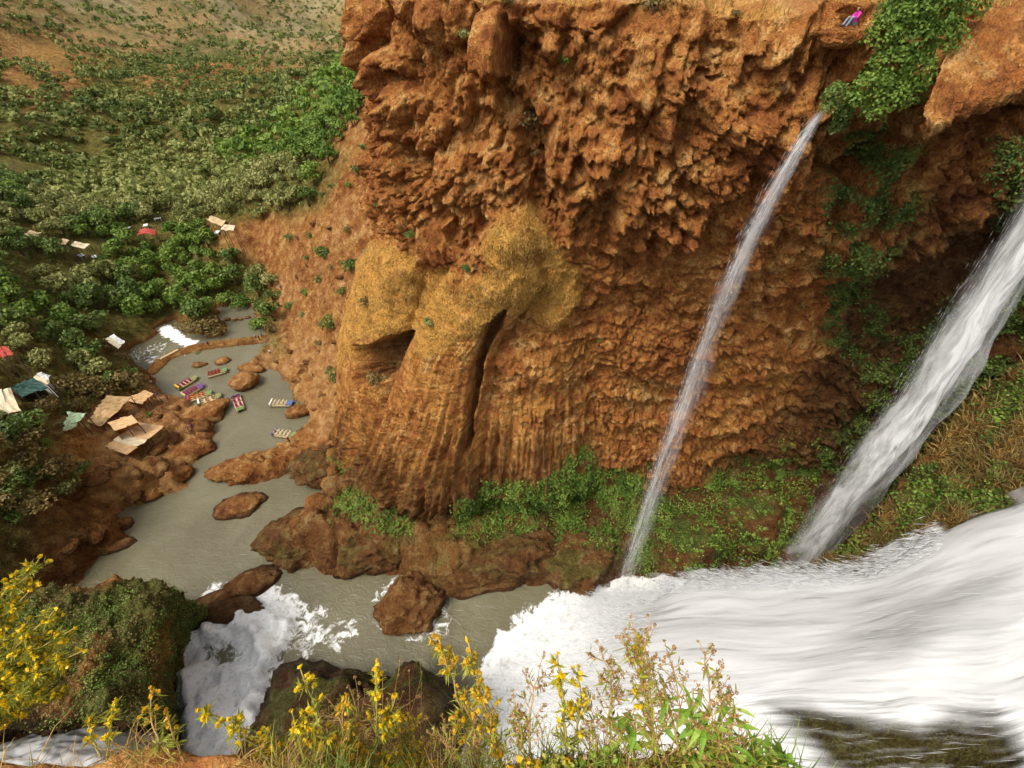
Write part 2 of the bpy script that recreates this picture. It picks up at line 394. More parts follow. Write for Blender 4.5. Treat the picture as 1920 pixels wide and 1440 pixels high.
rsl = ss(-10, 30, poly_sd(U_, V_, [(400,430),(545,400),(640,280),(700,260),(700,640),(560,640),(530,560),(490,500)]) + 20 * nz) * ss(-0.3, 0.3, fbm(X * 0.12, Y * 0.12, 61, 3))
zone[..., 3] = np.clip(zone[..., 3] + 0.75 * landing + 0.45 * rsl, 0, 0.9); zone[..., 1] *= 1 - landing; zone[..., 2] *= 1 - 0.8 * landing
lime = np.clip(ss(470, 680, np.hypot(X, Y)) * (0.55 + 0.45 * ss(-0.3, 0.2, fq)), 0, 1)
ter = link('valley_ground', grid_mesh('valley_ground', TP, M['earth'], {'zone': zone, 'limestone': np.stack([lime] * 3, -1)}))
tag(ter, 'red earth valley floor, stepped rocky banks and wooded hills', None, None, 'structure')

# river water
m, t, b = new_mat('murky_water'); M['water'] = m
p = wpos(t)
w1 = tnoise(t, mapped(t, p, (1, 1.6, 1)), 0.55, 5, 0.6, 1.2); w2 = tnoise(t, p, 2.2, 4, 0.6, 0.5); w3 = tnoise(t, p, 0.07, 4, 0.6, 1)
t.links.new(ramp(t, w3, [(0.35, (0.125, 0.11, 0.066)), (0.65, (0.165, 0.15, 0.092))]), b.inputs['Base Color'])
b.inputs['Roughness'].default_value = 0.12; b.inputs['IOR'].default_value = 1.33
t.links.new(bump(t, math_n(t, 'ADD', w1, math_n(t, 'MULTIPLY', w2, 0.35)), 0.5, 0.4), b.inputs['Normal'])
rx = np.concatenate([np.linspace(-140, -62, 79)[:-1], np.linspace(-62, 20, 206), np.linspace(20, 75, 56)[1:]]); ry = np.concatenate([np.linspace(-14, 2, 17)[:-1], np.linspace(2, 44, 106), np.linspace(44, 170, 120)[1:]])
RX, RY = np.meshgrid(rx, ry, indexing='ij')
RP = np.stack([RX, RY, 0 * RX], -1); ru, rv, _ = proj(RP)
rw = 14 * fbm(RX * 0.3, RY * 0.3, 3, 4)
def fm(pts, w, k=1.0): return ss(-w, w, poly_sd(ru, rv, pts) + k * rw)
foam = np.maximum.reduce([
    fm([(330,1180),(400,1165),(440,1160),(480,1110),(530,1120),(575,1150),(540,1200),(520,1260),(500,1330),(560,1440),(560,1600),(330,1600),(345,1380),(322,1240)], 26, 1.2),
    0.62 * fm([(365,1115),(430,1085),(490,1055),(520,1060),(500,1080),(560,1110),(600,1150),(560,1170),(480,1150),(400,1150)], 14, 1.6),
    0.50 * fm([(490,1130),(620,1140),(690,1180),(640,1230),(540,1240)], 30, 2.2), 0.46 * fm([(690,1180),(700,1085),(770,1075),(860,1110),(850,1200),(760,1205)], 8, 1.0),
    fm([(860,1440),(880,1290),(940,1190),(1040,1110),(1300,1050),(1400,1500),(860,1600)], 30, 1.5),
    0.9 * fm([(298,612),(318,608),(345,628),(372,640),(350,650),(325,640),(300,628)], 4, 0.3), 0.85 * fm([(335,660),(345,648),(362,652),(350,668)], 4, 0.3), 0.4 * fm([(238,660),(300,632),(330,650),(290,690),(240,680)], 8, 0.6),
    0.8 * fm([(424,598),(470,594),(470,598),(424,602)], 1.5, 0.1)])
swirl = np.exp(-(((ru - 412) / 55) ** 2 + ((rv - 1228) / 30) ** 2))
foam = foam * (1 - 0.62 * swirl)
ang = np.arctan2(rv - 1228, ru - 412); rad_ = np.hypot((ru - 412) / 1.7, rv - 1228)
RP[..., 2] = 0.05 * fbm(RX * 0.25, RY * 0.25, 0, 3) + ss(0.5, 0.95, foam) * ss(1120, 1180, rv) * (ru < 700) * (1.6 + 1.5 * fbm(RX * 0.25, RY * 0.25, 3, 5, 0.6) + 0.5 * ridged(RX * 0.5, RY * 0.5, 3, 3) - 1.6 * swirl + 0.5 * np.sin(rad_ / 7 + ang * 2) * ss(90, 20, rad_))
fz = np.stack([foam, rad_ / 30, ang], -1)
a = t.nodes.new('ShaderNodeAttribute'); a.attribute_name = 'flow'; sp = t.nodes.new('ShaderNodeSeparateColor'); t.links.new(a.outputs['Color'], sp.inputs[0])
fnz = tnoise(t, p, 0.55, 7, 0.72, 1.6)
fth = math_n(t, 'ADD', sp.outputs[0], math_n(t, 'MULTIPLY', math_n(t, 'SUBTRACT', fnz, 0.5), 1.5))
fmr = nd(t, 'ShaderNodeMapRange'); t.links.new(fth, fmr.inputs[0]); fmr.inputs[1].default_value = 0.42; fmr.inputs[2].default_value = 0.62
bc = b.inputs['Base Color'].links[0].from_socket
fcol = ramp(t, tnoise(t, p, 1.1, 6, 0.7, 0.8), [(0.32, (0.5, 0.5, 0.46)), (0.5, (0.84, 0.84, 0.82))])
t.links.new(mixc(t, fmr.outputs[0], bc, fcol), b.inputs['Base Color'])
frr = nd(t, 'ShaderNodeMapRange'); t.links.new(fmr.outputs[0], frr.inputs[0]); frr.inputs[3].default_value = 0.12; frr.inputs[4].default_value = 0.7; t.links.new(frr.outputs[0], b.inputs['Roughness'])
tag(link('river', grid_mesh('river', RP, M['water'], {'flow': fz})), 'murky olive grey river winding past boats to the plunge pool', None, None, 'structure')
# ------------------------------------------------------------------ the travertine cliff
PLAN = np.array([(14,140),(0,116),(-10,92),(-15.5,76),(-17,66),(-15,58.5),(-10.5,52.5),(-4,49),(5,47),(20,46.5),(35,46.5),(50,44.5),(64,38),(76,27),(84,12)], float)
def spline(pts, n, k=24):
    P = np.concatenate([[2 * pts[0] - pts[1]], pts, [2 * pts[-1] - pts[-2]]]); out = []
    for i in range(1, len(P) - 2):
        for j in range(k):
            s = j / k; a, b_, c, d = P[i - 1], P[i], P[i + 1], P[i + 2]
            out.append(0.5 * (2 * b_ + (c - a) * s + (2 * a - 5 * b_ + 4 * c - d) * s * s + (3 * b_ - a - 3 * c + d) * s ** 3))
    out.append(pts[-1]); out = np.array(out)
    L = np.concatenate([[0], np.cumsum(np.linalg.norm(np.diff(out, axis=0), axis=1))])
    return out, L
pl, plL = spline(PLAN, 0)
def plan_at(s): return np.stack([np.interp(s, plL, pl[:, 0]), np.interp(s, plL, pl[:, 1])], -1)
s_corner = plL[np.argmin(np.hypot(pl[:, 0] + 17, pl[:, 1] - 66))]
s0, s1 = s_corner - 12, plL[np.argmin(np.abs(pl[:, 0] - 68))]
NS, NZ = 750, 545
sv = np.linspace(s0, s1, NS)
zv = np.linspace(-1.5, 73.1, NZ)
S, ZZ = np.meshgrid(sv, zv, indexing='ij')
B = plan_at(sv); tn = np.gradient(B, axis=0); tn /= np.linalg.norm(tn, axis=1)[:, None]
tnk = np.stack([np.convolve(np.pad(tn[:, i], 40, 'edge'), np.ones(81) / 81, 'valid') for i in (0, 1)], 1)
nrm2 = np.stack([tnk[:, 1], -tnk[:, 0]], 1); nrm2 /= np.linalg.norm(nrm2, axis=1)[:, None]      # outward: towards the gorge
bx = B[:, 0][:, None] + 0 * ZZ
def interp_s(tab): return np.interp(bx[:, :1], [a for a, _ in tab], [b for _, b in tab])
xr = B[:, 0]
over = np.interp(xr, [-16, -12, -4, 3, 10, 19, 30, 42, 60, 80], [1, 1.5, 3.0, 5.0, 8.2, 10.8, 11.0, 7.4, 5, 5])
over[sv < s_corner] = 1.0
flare = np.interp(zv, [-2, 5, 21, 33, 42, 50, 57, 75], [16.5, 16, 12.5, 8, 4.6, 2.0, 0.4, 0])
wl = np.interp(sv, [s_corner - 12, s_corner, s_corner + 8, s_corner + 17, s_corner + 26], [0.9, 1, 0.72, 0.32, 0.05])
basef = np.interp(zv, [-2, 6, 16, 30, 44, 75], [3.5, 3.2, 2.6, 1.8, 0.5, 0])
wb = np.interp(xr, [-17, -6, 4, 14, 30], [0.6, 1.2, 1.0, 0.3, 0.2])
OFF = over[:, None] * (0.25 * ss(22, 50, ZZ) + 0.75 * ss(44 + 0 * ZZ, 68, ZZ + 5 * fbm(S * 0.07, ZZ * 0.03, 33, 3))) + 0.9 * flare[None] * wl[:, None] + basef[None] * wb[:, None]
OFF = OFF - 2.0 * ss(27, 40, bx) * ss(60, 46, ZZ) * ss(2, 12, ZZ)
# notch in the rim where the thin fall leaves, and undulating rim
P0 = np.stack([B[:, 0][:, None] + nrm2[:, 0][:, None] * OFF, B[:, 1][:, None] + nrm2[:, 1][:, None] * OFF, ZZ], -1)
U, V, D = proj(P0)
wu = 16 * fbm(S * 0.25, ZZ * 0.25, 1, 3)
def zmask(pts, w=14, k=1.0): return ss(-w, w, poly_sd(U, V, pts) + k * wu)
# zones as surveyed on the wall
MANTLE_L = [(700,455),(735,450),(790,470),(800,500),(870,500),(850,560),(810,620),(780,620),(700,640),(670,700),(655,640),(670,560)]
MANTLE_R = [(940,392),(985,388),(1035,440),(1090,520),(1090,545),(1075,600),(1040,615),(985,580),(955,556),(920,590),(830,640),(800,640),(830,580),(860,540),(930,480),(915,450)]
CONE = [(655,640),(720,520),(880,500),(955,556),(918,640),(905,760),(985,790),(1060,800),(1100,860),(1100,980),(900,1000),(690,960),(640,830)]
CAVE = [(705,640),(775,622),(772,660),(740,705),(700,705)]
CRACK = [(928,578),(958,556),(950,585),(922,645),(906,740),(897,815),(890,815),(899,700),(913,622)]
UPPER = [(600,-40),(2400,-40),(2400,420),(1500,480),(1120,460),(1000,430),(880,500),(690,470),(640,480)]
MOSSB = [(880,925),(1000,915),(1090,850),(1120,890),(1200,895),(1290,930),(1390,860),(1480,880),(1560,820),(1660,700),(1800,560),(1920,500),(2100,520),(2100,1300),(1200,1110),(1090,1010),(960,990),(850,960)]
MOSSR = [(1560,170),(1640,200),(1720,260),(1740,300),(1690,420),(1640,520),(1560,600),(1540,540),(1540,380),(1580,300)]
m_mantle = np.maximum(zmask(MANTLE_L, 10), zmask(MANTLE_R, 10))
m_cone = zmask(CONE, 22, 0.6)
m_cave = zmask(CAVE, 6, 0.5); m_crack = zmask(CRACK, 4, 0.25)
m_up = zmask(UPPER, 30)
m_low = (1 - m_up) * (1 - m_cone)
smooth = np.clip(m_cone + m_mantle, 0, 1)
x3, y3, z3 = P0[..., 0], P0[..., 1], P0[..., 2]
warp = 1.2 * fbm(S * 0.13, ZZ * 0.13, 6, 3)
# hanging skirts of tufa: axis (bearing at three heights), half width, how far they stand out
def skirt(vs_, ax, hw, am, pw=0.5):
    e = (U - np.interp(V, vs_, ax)) / np.interp(V, vs_, hw)
    return np.interp(V, vs_, am, left=0) * np.clip(1 - e * e, 0, 1) ** pw, e
SK = [skirt([380, 420, 520, 640, 800, 960], [958, 958, 930, 860, 820, 790], [25, 45, 98, 80, 98, 128], [0.3, 2.0, 3.4, 4.5, 5.5, 6.3]),
      skirt([580, 640, 740, 860, 980], [1000, 995, 985, 980, 975], [60, 110, 135, 140, 150], [0.2, 1.0, 1.8, 2.4, 2.6], 1.0),
      skirt([440, 500, 620, 760, 860], [745, 735, 700, 672, 660], [30, 70, 70, 60, 60], [0.2, 1.8, 2.6, 3.4, 4.0]),
      skirt([500, 560, 620, 700, 900], [1040, 1050, 1050, 1050, 1050], [30, 55, 40, 20, 10], [0.5, 1.0, 0.9, 0.1, 0])]
sk = SK[0][0]; ge = SK[0][1] * 6.0
for k_, (h_, e_) in enumerate(SK[1:]):
    ge = np.where(h_ > sk, e_ * 6.0 + 20 * (k_ + 1), ge); sk = np.maximum(sk, h_)
smooth = np.clip(np.maximum(m_cone * 0.9, m_mantle) + ss(0.4, 1.6, sk) * 0.5, 0, 1)
rough = (1 - 0.93 * smooth)
Dp = 1.7 * fbm(x3 * 0.07, y3 * 0.07, z3 * 0.08, 3) * (1 - 0.6 * smooth)
d1 = drape(S + 1.6 * warp, ZZ + 0.8 * warp, 8.5, 13.0, 3)
d2 = drape(S + 1.0 * warp, ZZ + 0.6 * warp, 3.6, 6.5, 5)
d3 = drape(S + 0.5 * warp, ZZ + 0.3 * warp, 1.5, 2.9, 11)
d4 = drape(S + 0.3 * warp, ZZ + 0.2 * warp, 0.7, 1.5, 17)
w1, w2 = worley((S + 1.4 * warp) / 2.9 + 0.5 * fbm(S * 0.4, ZZ * 0.4, 5, 3), ZZ / 2.3 + 0.5 * fbm(S * 0.4, ZZ * 0.4, 15, 3), 4)
w3, w4 = worley(S / 1.0 + 0.35 * fbm(S, ZZ, 5, 2), ZZ / 0.8 + 0.35 * fbm(S, ZZ, 15, 2), 6)
lump = np.sqrt(np.clip(1 - w1 * w1, 0, 1)) * ss(0.0, 0.3, w2 - w1); lump2 = np.sqrt(np.clip(1 - w3 * w3, 0, 1)) * ss(0, 0.3, w4 - w3)
va = ss(-0.25, 0.25, fbm(S * 0.085, ZZ * 0.07, 44, 2)); vb_ = ss(0.0, 0.35, fbm(S * 0.12, ZZ * 0.12, 64, 2)); vc = ss(-0.05, 0.3, fbm(S * 0.10, ZZ * 0.11, 84, 2))
flute = fbm((S + 0.4 * warp) * 1.1, ZZ * 0.14, 7, 3)
Dp += rough * m_up * (2.3 * d1 + 1.8 * d2 * (0.35 + 0.8 * va) + 1.5 * d3 * (0.4 + 0.8 * vb_) + 0.7 * d4 - 2.4)
Dp += rough * m_up * (0.6 * flute * (1 - 0.6 * vc) + vc * (1.0 * lump + 0.4 * lump2) - 0.4 * vc)
# hollows under the curtains
cv = ss(0.30, 0.62, ridged(S * 0.075 + 3, ZZ * 0.11, 51, 3)) * ss(0.55, 0.15, d1)
Dp -= rough * m_up * 2.8 * cv * (1 - 0.7 * np.clip(d2 * 1.4, 0, 1))
# bedded, cracked wall lower down
led = ZZ / 7.5 + 0.95 * fbm(S * 0.07, ZZ * 0.07, 2, 4); lf = led - np.floor(led)
le2 = ZZ / 3.1 + 1.3 * fbm(S * 0.13, ZZ * 0.12, 12, 4); lf2 = le2 - np.floor(le2)
Dp += rough * m_low * (1.5 * (1 - lf) ** 1.5 * ss(0, 0.16, lf) + 0.8 * (1 - lf2) ** 1.5 * ss(0, 0.2, lf2) * (0.3 + va) + vc * (0.45 * lump + 0.3 * lump2) + 0.5 * d2 * vb_ + 0.35 * flute - 1.5)
crk = 1 - ss(0.0, 0.075, np.abs(fbm(S * 0.13 + 0.3 * warp, ZZ * 0.22, 91, 4)))
Dp -= rough * m_low * 0.7 * crk
Dp += rough * (0.55 * ridged(x3 * 0.4, y3 * 0.4, z3 * 0.32, 5) + 0.40 * fbm(x3 * 1.5, y3 * 1.5, z3 * 1.3, 4, 0.66))
pit = ss(0.25, 0.5, fbm(x3 * 0.8, y3 * 0.8, z3 * 0.6, 3))
Dp -= rough * 0.6 * pit * vb_
# skirts, with hanging grooves that fan out towards the foot
gv = 0.22 + 0.95 * ss(660, 880, V)
groove = fbm(ge * 1.9 + 0.12 * warp, ZZ * 0.05, 3, 4, 0.68)
groove2 = 1 - 2 * np.abs(pn(ge * 0.5 + 0.2 * warp, ZZ * 0.03, 8))
gr = np.clip(np.maximum(m_cone, ss(0.4, 1.2, sk)), 0, 1)
Dp += sk * (0.3 + 0.7 * gr)
Dp += gr * (1 - m_mantle) * (1.0 * groove * gv + 0.6 * groove2 * gv + 0.22 * fbm(S * 1.1, ZZ * 0.9, 4, 5, 0.6) + 0.14 * lump2 * ss(760, 640, V))
Dp += m_mantle * (0.5 + 0.22 * fbm(S * 1.3, ZZ * 1.0, 4, 5, 0.6) + 0.6 * fbm(S * 0.3, ZZ * 0.3, 5, 2))
fringe = ss(0, 7, V - (912 + 26 * fbm(ge * 2.2, 0 * ZZ, 5, 3) + 0.10 * (U - 800) * (U < 800) * -1)) * gr * ss(690, 720, U)
Dp -= 3.2 * fringe
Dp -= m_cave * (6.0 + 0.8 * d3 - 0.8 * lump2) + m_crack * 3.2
# hanging slabs
SLAB = [(884,20),(934,14),(938,150),(925,138),(915,152),(902,132),(886,138)]
sl = ss(-6, 6, poly_sd(U, V, SLAB) + 0.3 * wu); Dp = Dp * (1 - sl) + sl * (1.7 + 0.35 * fbm(S * 1.6, ZZ * 0.15, 3, 3))
HANG = [(790,420),(850,410),(845,490),(815,478),(792,494)]
sl2 = ss(-7, 7, poly_sd(U, V, HANG) + 0.35 * wu); Dp = Dp * (1 - sl2) + sl2 * (1.5 + 0.6 * fbm(S * 1.4, ZZ * 0.3, 3, 3))
rough = rough * (1 - np.maximum(sl, sl2))
# round off at the rim
rim = ss(70.0, 73.1, ZZ)
Dp = Dp * (1 - 0.55 * rim) - 1.1 * rim ** 2
toe_ = ss(8, 0, ZZ)
Dp += toe_ * 0.8
dz = -0.13 * np.clip(Dp, 0, 5) * m_up * rough * (1 - rim)
rimz = (0.8 * fbm(S * 0.15, 0, 3, 4)) * rim
NX = nrm2[:, 0][:, None]; NY = nrm2[:, 1][:, None]
CPn = np.stack([P0[..., 0] + NX * Dp, P0[..., 1] + NY * Dp, ZZ + dz + rimz], -1)
# lateral wobble so curtains are not perfectly upright
CPn[..., 0] += 0.25 * fbm(x3 * 0.5, z3 * 0.5, 3, 3) * rough; CPn[..., 2] += 0.25 * fbm(x3 * 0.6, z3 * 0.6, 13, 3) * rough
# plateau: continue the grid inland from the rim
NPL = 26
q = np.linspace(0, 1, NPL)[1:]; q = (q ** 2.0) * 90
top = CPn[:, -1]
Pl = np.stack([top[:, None, 0] - NX * q, top[:, None, 1] - NY * q, top[:, None, 2] + 0.5 * np.log1p(q) + 0.05 * q + 0.35 * fbm(top[:, None, 0] * 0.3 - NX * q * 0.3, top[:, None, 1] * 0.3 - NY * q * 0.3, 2, 4) * np.minimum(q, 1.5)], -1)
CL = np.concatenate([CPn, Pl], 1)
zc = np.zeros(CL.shape[:2] + (4,), np.float32)
mossn = fbm(S * 0.35, ZZ * 0.35, 21, 4)
zc[:, :NZ, 0] = np.clip(np.maximum(m_mantle * (1 - 0.6 * ss(0.2, 0.5, fbm(S * 0.5, ZZ * 0.4, 31, 3))), 0.38 * m_cone * ss(-0.3, 0.4, mossn)) + 0.4 * ss(0.15, 0.6, fbm(S * 0.12, ZZ * 0.12, 14, 3)) * m_low, 0, 1)
zc[:, NZ:, 0] = 0.8 * ss(-0.3, 0.25, fbm(Pl[..., 0] * 0.25, Pl[..., 1] * 0.25, 3, 3)); zc[:, NZ:, 3] = 0.55 * (1 - zc[:, NZ:, 0])
mb = zmask(MOSSB, 25, 1.4)
zc[:, :NZ, 1] = np.clip(mb * ss(-0.35, 0.2, mossn) * 0.85 + zmask(MOSSR, 30, 1.6) * ss(-0.2, 0.3, mossn) * 0.75, 0, 1)
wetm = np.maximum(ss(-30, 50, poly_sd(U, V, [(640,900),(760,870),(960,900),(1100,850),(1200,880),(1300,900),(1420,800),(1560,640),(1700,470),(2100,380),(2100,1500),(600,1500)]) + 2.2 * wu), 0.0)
zc[:, :NZ, 2] = np.clip(np.maximum(wetm * 0.85, np.maximum(m_cave * 0.85, np.maximum(m_crack * 0.6, gr * ss(780, 900, V + 130 * groove) * 0.75))) + 0.35 * zmask([(1560,160),(2100,200),(2100,600),(1560,620)], 50, 2.0) + 0.4 * zmask([(1620,420),(2100,300),(2100,1100),(1450,1100),(1560,800)], 60, 2.0), 0, 0.95)  # wet stain, plus shade painted into cave, cleft and fall recess
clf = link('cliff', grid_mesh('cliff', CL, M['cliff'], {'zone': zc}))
tag(clf, 'orange travertine cliff with hanging curtains, ochre mossy cones and a grassy rim', None, None, 'structure')
_cl_proj = proj(CPn); _cl_n = normals(CPn); _cl_n = _cl_n * np.sign((_cl_n * (CAM - CPn)).sum(-1))[..., None]
def cliff_point(u, v):
    """where a bearing meets the cliff, and the surface normal there"""
    hit, loc, nor, _i = clf.ray_cast(Vector(CAM), Vector(ray(u, v)).normalized())
    if not hit: hit, loc, nor, _i = clf.ray_cast(Vector(CAM), Vector(ray(u, v + 14)).normalized())
    if not hit: return np.array(aty(np.array(u), np.array(v), 36.0)), np.array([0, -1.0, 0.2])
    n_ = np.array(nor); return np.array(loc), n_ * np.sign(n_ @ (CAM - np.array(loc)))
# ------------------------------------------------------------------ near rock masses and falling water
def cubic_grid(K, nu, nv):
    """K[rows][cols][3] control net -> smooth nu x nv grid"""
    K = np.asarray(K, float)
    def cr(P, n):
        P = np.concatenate([[2 * P[0] - P[1]], P, [2 * P[-1] - P[-2]]]); m = len(P) - 3
        s = np.linspace(0, m, n); i = np.minimum(s.astype(int), m - 1); f = (s - i).reshape((-1,) + (1,) * (P.ndim - 1))
        a, b_, c, d = P[i], P[i + 1], P[i + 2], P[i + 3]
        return 0.5 * (2 * b_ + (c - a) * f + (2 * a - 5 * b_ + 4 * c - d) * f ** 2 + (3 * b_ - a - 3 * c + d) * f ** 3)
    G = cr(K, nu); return cr(G.transpose(1, 0, 2), nv).transpose(1, 0, 2)
def net(rows): return [[at(u, v, t) if t > 0 else atz(u, v, t) for (u, v, t) in r] for r in rows]
def face_cam(P):
    n = normals(P); return n * np.sign((n * (CAM - P)).sum(-1))[..., None]

# mossy spur at the left
K = net([[(-160,1185,60),(0,1165,66),(100,1145,69),(200,1135,70),(300,1135,72),(350,1150,73),(392,1168,73),(402,1180,-1)],
         [(-160,1160,48),(0,1135,52),(100,1112,55),(200,1102,57),(300,1103,59),(338,1120,64),(370,1150,69),(396,1165,-1)],
         [(-160,1220,45),(0,1200,48),(100,1180,51),(200,1170,53),(290,1165,55),(328,1186,62),(360,1202,69),(378,1200,-1)],
         [(-160,1290,42),(0,1270,45),(100,1260,47),(200,1250,49),(280,1245,52),(310,1252,60),(330,1262,66),(346,1264,-1)],
         [(-160,1360,40),(0,1330,43),(100,1325,45),(200,1322,47),(280,1318,51),(308,1328,59),(328,1338,64),(342,1344,-1)],
         [(-160,1420,46),(0,1385,50),(100,1368,51),(200,1362,52),(280,1358,54),(318,1368,58),(330,1380,61),(338,1395,-1)],
         [(-160,1500,52),(0,1460,56),(100,1440,56),(200,1430,56),(280,1430,57),(318,1440,58),(330,1450,58),(338,1460,-1)]])
G = cubic_grid(K, 160, 210); n = face_cam(G); x, y, z = G[..., 0], G[..., 1], G[..., 2]
h = 1.5 * ridged(x * 0.16, y * 0.16, z * 0.16, 4) + 0.9 * fbm(x * 0.35, y * 0.35, z * 0.35, 5, 0.6) + 0.5 * np.abs(fbm(x * 0.9, y * 0.9, z * 0.9, 3)) - 0.8
G = G + n * h[..., None]
zn = np.zeros(G.shape[:2] + (4,)); q = fbm(x * 0.13, y * 0.13, z * 0.13, 4); uu, vv, _ = proj(G)
zn[..., 1] = np.clip(ss(-0.4, 0.1, q + 0.3 * ss(200, 330, uu)) * 0.85, 0, 1) * ss(1385, 1330, vv + 30 * q)
zn[..., 0] = 0.45 * ss(-0.1, 0.4, -q); zn[..., 2] = np.clip(0.25 + 0.6 * ss(1300, 1360, vv) + 0.6 * ss(340, 375, uu), 0, 0.9)
spur = link('rock_outcrop', grid_mesh('rock_outcrop', G, M['near_rock'], {'zone': zn}))
tag(spur, 'green mossy brown rock spur beside the churning white water', 'rock')
SPUR = G.copy()

# dry grassy ridge at the right, between the second fall and the near white water
K = net([[(1465,1125,66),(1510,1100,68),(1590,1040,70),(1660,960,70),(1730,880,68),(1800,820,66),(1890,770,64),(2000,700,60),(2150,620,58)],
         [(1478,1102,58),(1535,1064,57),(1630,990,55),(1700,910,54),(1765,815,52),(1830,755,51),(1920,700,49),(2050,630,46),(2200,560,44)],
         [(1492,1106,56),(1560,1066,55),(1655,1000,53),(1735,925,51),(1805,850,50),(1870,800,48),(1960,755,46),(2080,690,44),(2230,620,42)],
         [(1505,1112,54),(1590,1072,52),(1690,1018,50),(1780,950,48),(1850,895,47),(1920,850,45),(2010,810,43.5),(2110,760,42),(2250,690,40)],
         [(1515,1122,53),(1610,1084,50),(1730,1026,47.5),(1830,970,45.5),(1900,935,44.5),(1970,905,43),(2050,880,42),(2150,840,40),(2280,780,38)],
         [(1525,1160,53),(1630,1130,50),(1760,1080,47),(1860,1030,45),(1940,990,44),(2010,960,43),(2090,940,42),(2180,900,40),(2300,850,38)]])
G = cubic_grid(K, 100, 220); n = face_cam(G); x, y, z = G[..., 0], G[..., 1], G[..., 2]
h = 1.0 * ridged(x * 0.2, y * 0.2, z * 0.2, 4) + 0.7 * fbm(x * 0.5, y * 0.5, z * 0.5, 5, 0.6) - 0.5
G = G + n * h[..., None]
zn = np.zeros(G.shape[:2] + (4,)); q = fbm(x * 0.2, y * 0.2, z * 0.2, 4)
zn[..., 0] = 0.55 * ss(-0.3, 0.3, q); zn[..., 1] = 0.8 * ss(0.0, 0.3, -q + 0.1); zn[..., 2] = 0.35
ridge_o = link('grassy_ridge', grid_mesh('grassy_ridge', G, M['near_rock'], {'zone': zn}))
tag(ridge_o, 'steep brown ridge of dry grass and rock between two waterfalls', 'rock')
RIDGE = G.copy(); RIDGE_N = face_cam(G); RIDGE_Q = q

# boulders
def ico(sub):
    bm = bmesh.new(); bmesh.ops.create_icosphere(bm, subdivisions=sub, radius=1)
    v = np.array([x.co[:] for x in bm.verts]); f = np.array([[x.index for x in q.verts] for q in bm.faces]); bm.free(); return v, f
ICO = {k: ico(k) for k in (2, 3, 4, 5, 6)}
def boulder(name, c, r, seed, label, sub=4, rz=0.0, moss=0.0, wet=0.0, och=0.0, sand=0.0, facets=9, cat='boulder', mat='boulder', group=None, rough_=0.12):
    v, f = ICO[sub]; rs = np.random.RandomState(seed); p = v.copy()
    for i in range(facets):
        d = rs.normal(size=3); d /= np.linalg.norm(d); k = rs.uniform(0.62, 0.86)
        s = p @ d; p = p - np.clip(s - k, 0, None)[:, None] * d * 0.7
    o = seed * 3.1
    p = p * (1 + 0.16 * fbm(p[:, 0] * 1.3 + o, p[:, 1] * 1.3, p[:, 2] * 1.3, 3) + rough_ * ridged(p[:, 0] * 2.2 + o, p[:, 1] * 2.2, p[:, 2] * 2.2, 5) + 0.07 * fbm(p[:, 0] * 6 + o, p[:, 1] * 6, p[:, 2] * 6, 4, 0.6) - 0.10 * (1 - ss(0, 0.09, np.abs(fbm(p[:, 0] * 1.7 + o + 5, p[:, 1] * 1.7, p[:, 2] * 1.7, 3)))))[:, None]
    p = p * np.array(r); ca, sa = math.cos(rz), math.sin(rz)
    p = np.stack([p[:, 0] * ca - p[:, 1] * sa, p[:, 0] * sa + p[:, 1] * ca, p[:, 2]], 1)
    q = fbm(v[:, 0] * 2 + o, v[:, 1] * 2, v[:, 2] * 2, 3); zz = np.zeros((len(p), 4))
    zz[:, 0] = och * ss(-0.3, 0.3, q); zz[:, 1] = moss * ss(-0.2, 0.25, -q) * ss(-0.1, 0.4, v[:, 2]); zz[:, 2] = np.clip(wet + 0.7 * ss(0.9, 0.2, p[:, 2] + c[2]), 0, 0.95); zz[:, 3] = sand
    ob = link(name, mesh_np(name, p, f, M[mat], {'zone': zz})); ob.location = c
    return tag(ob, label, cat, group)
def wl_(u, v, dz=0.0): p = atz(np.array(u), np.array(v), 0.0); return (p[0], p[1], dz)
boulder('boulder', wl_(768,1142,0.9), (5.4,4.4,4.4), 3, 'big rough brown boulder standing alone in the plunge pool', 5, 0.3, wet=0.45, facets=14, rough_=0.2)
boulder('boulder', wl_(462,722,1.0), (3.6,2.6,2.6), 11, 'pale rounded boulder rising from the river between the boats', 4, 0.2, sand=0.55)
boulder('boulder', wl_(570,712,1.6), (3.2,2.6,2.8), 12, 'large pitted boulder resting on the sandy bank', 4, 0.6, sand=0.45, och=0.3)
boulder('boulder', wl_(375,684,0.0), (1.9,1.2,0.7), 13, 'flat tan rock breaking the water behind the moored boats', 4, 0.1, sand=0.5)
boulder('boulder', wl_(420,678,0.1), (2.0,1.4,0.9), 14, 'small tan rock at the tip of the grassy causeway spit', 4, 0.5, sand=0.4)
boulder('boulder', wl_(560,775,0.6), (2.6,2.2,1.5), 15, 'blocky red boulder on the shore beside the blue bowed boat', 4, 0.5, sand=0.15)
boulder('boulder', wl_(475,692,0.2), (3.4,2.0,1.1), 16, 'low reddish ledge rock pointing into the river', 4, -0.2)
boulder('boulder', wl_(452,950,0.1), (4.4,2.8,1.1), 17, 'low brown rock awash in the middle of the river', 4, 0.2, wet=0.25, facets=5)
boulder('boulder', wl_(228,985,0.2), (2.0,1.6,0.9), 18, 'small red rock off the left bank below the red slope', 4, 0.3, wet=0.2)
boulder('boulder', wl_(222,1025,0.1), (2.6,1.3,0.8), 19, 'flat rust rock at the waterline of the dark left bank', 4, 0.4, wet=0.3)
boulder('boulder', wl_(255,722,0.4), (1.5,1.2,0.9), 20, 'dark rock among the rapids beside the causeway', 4, 0.3, wet=0.3)
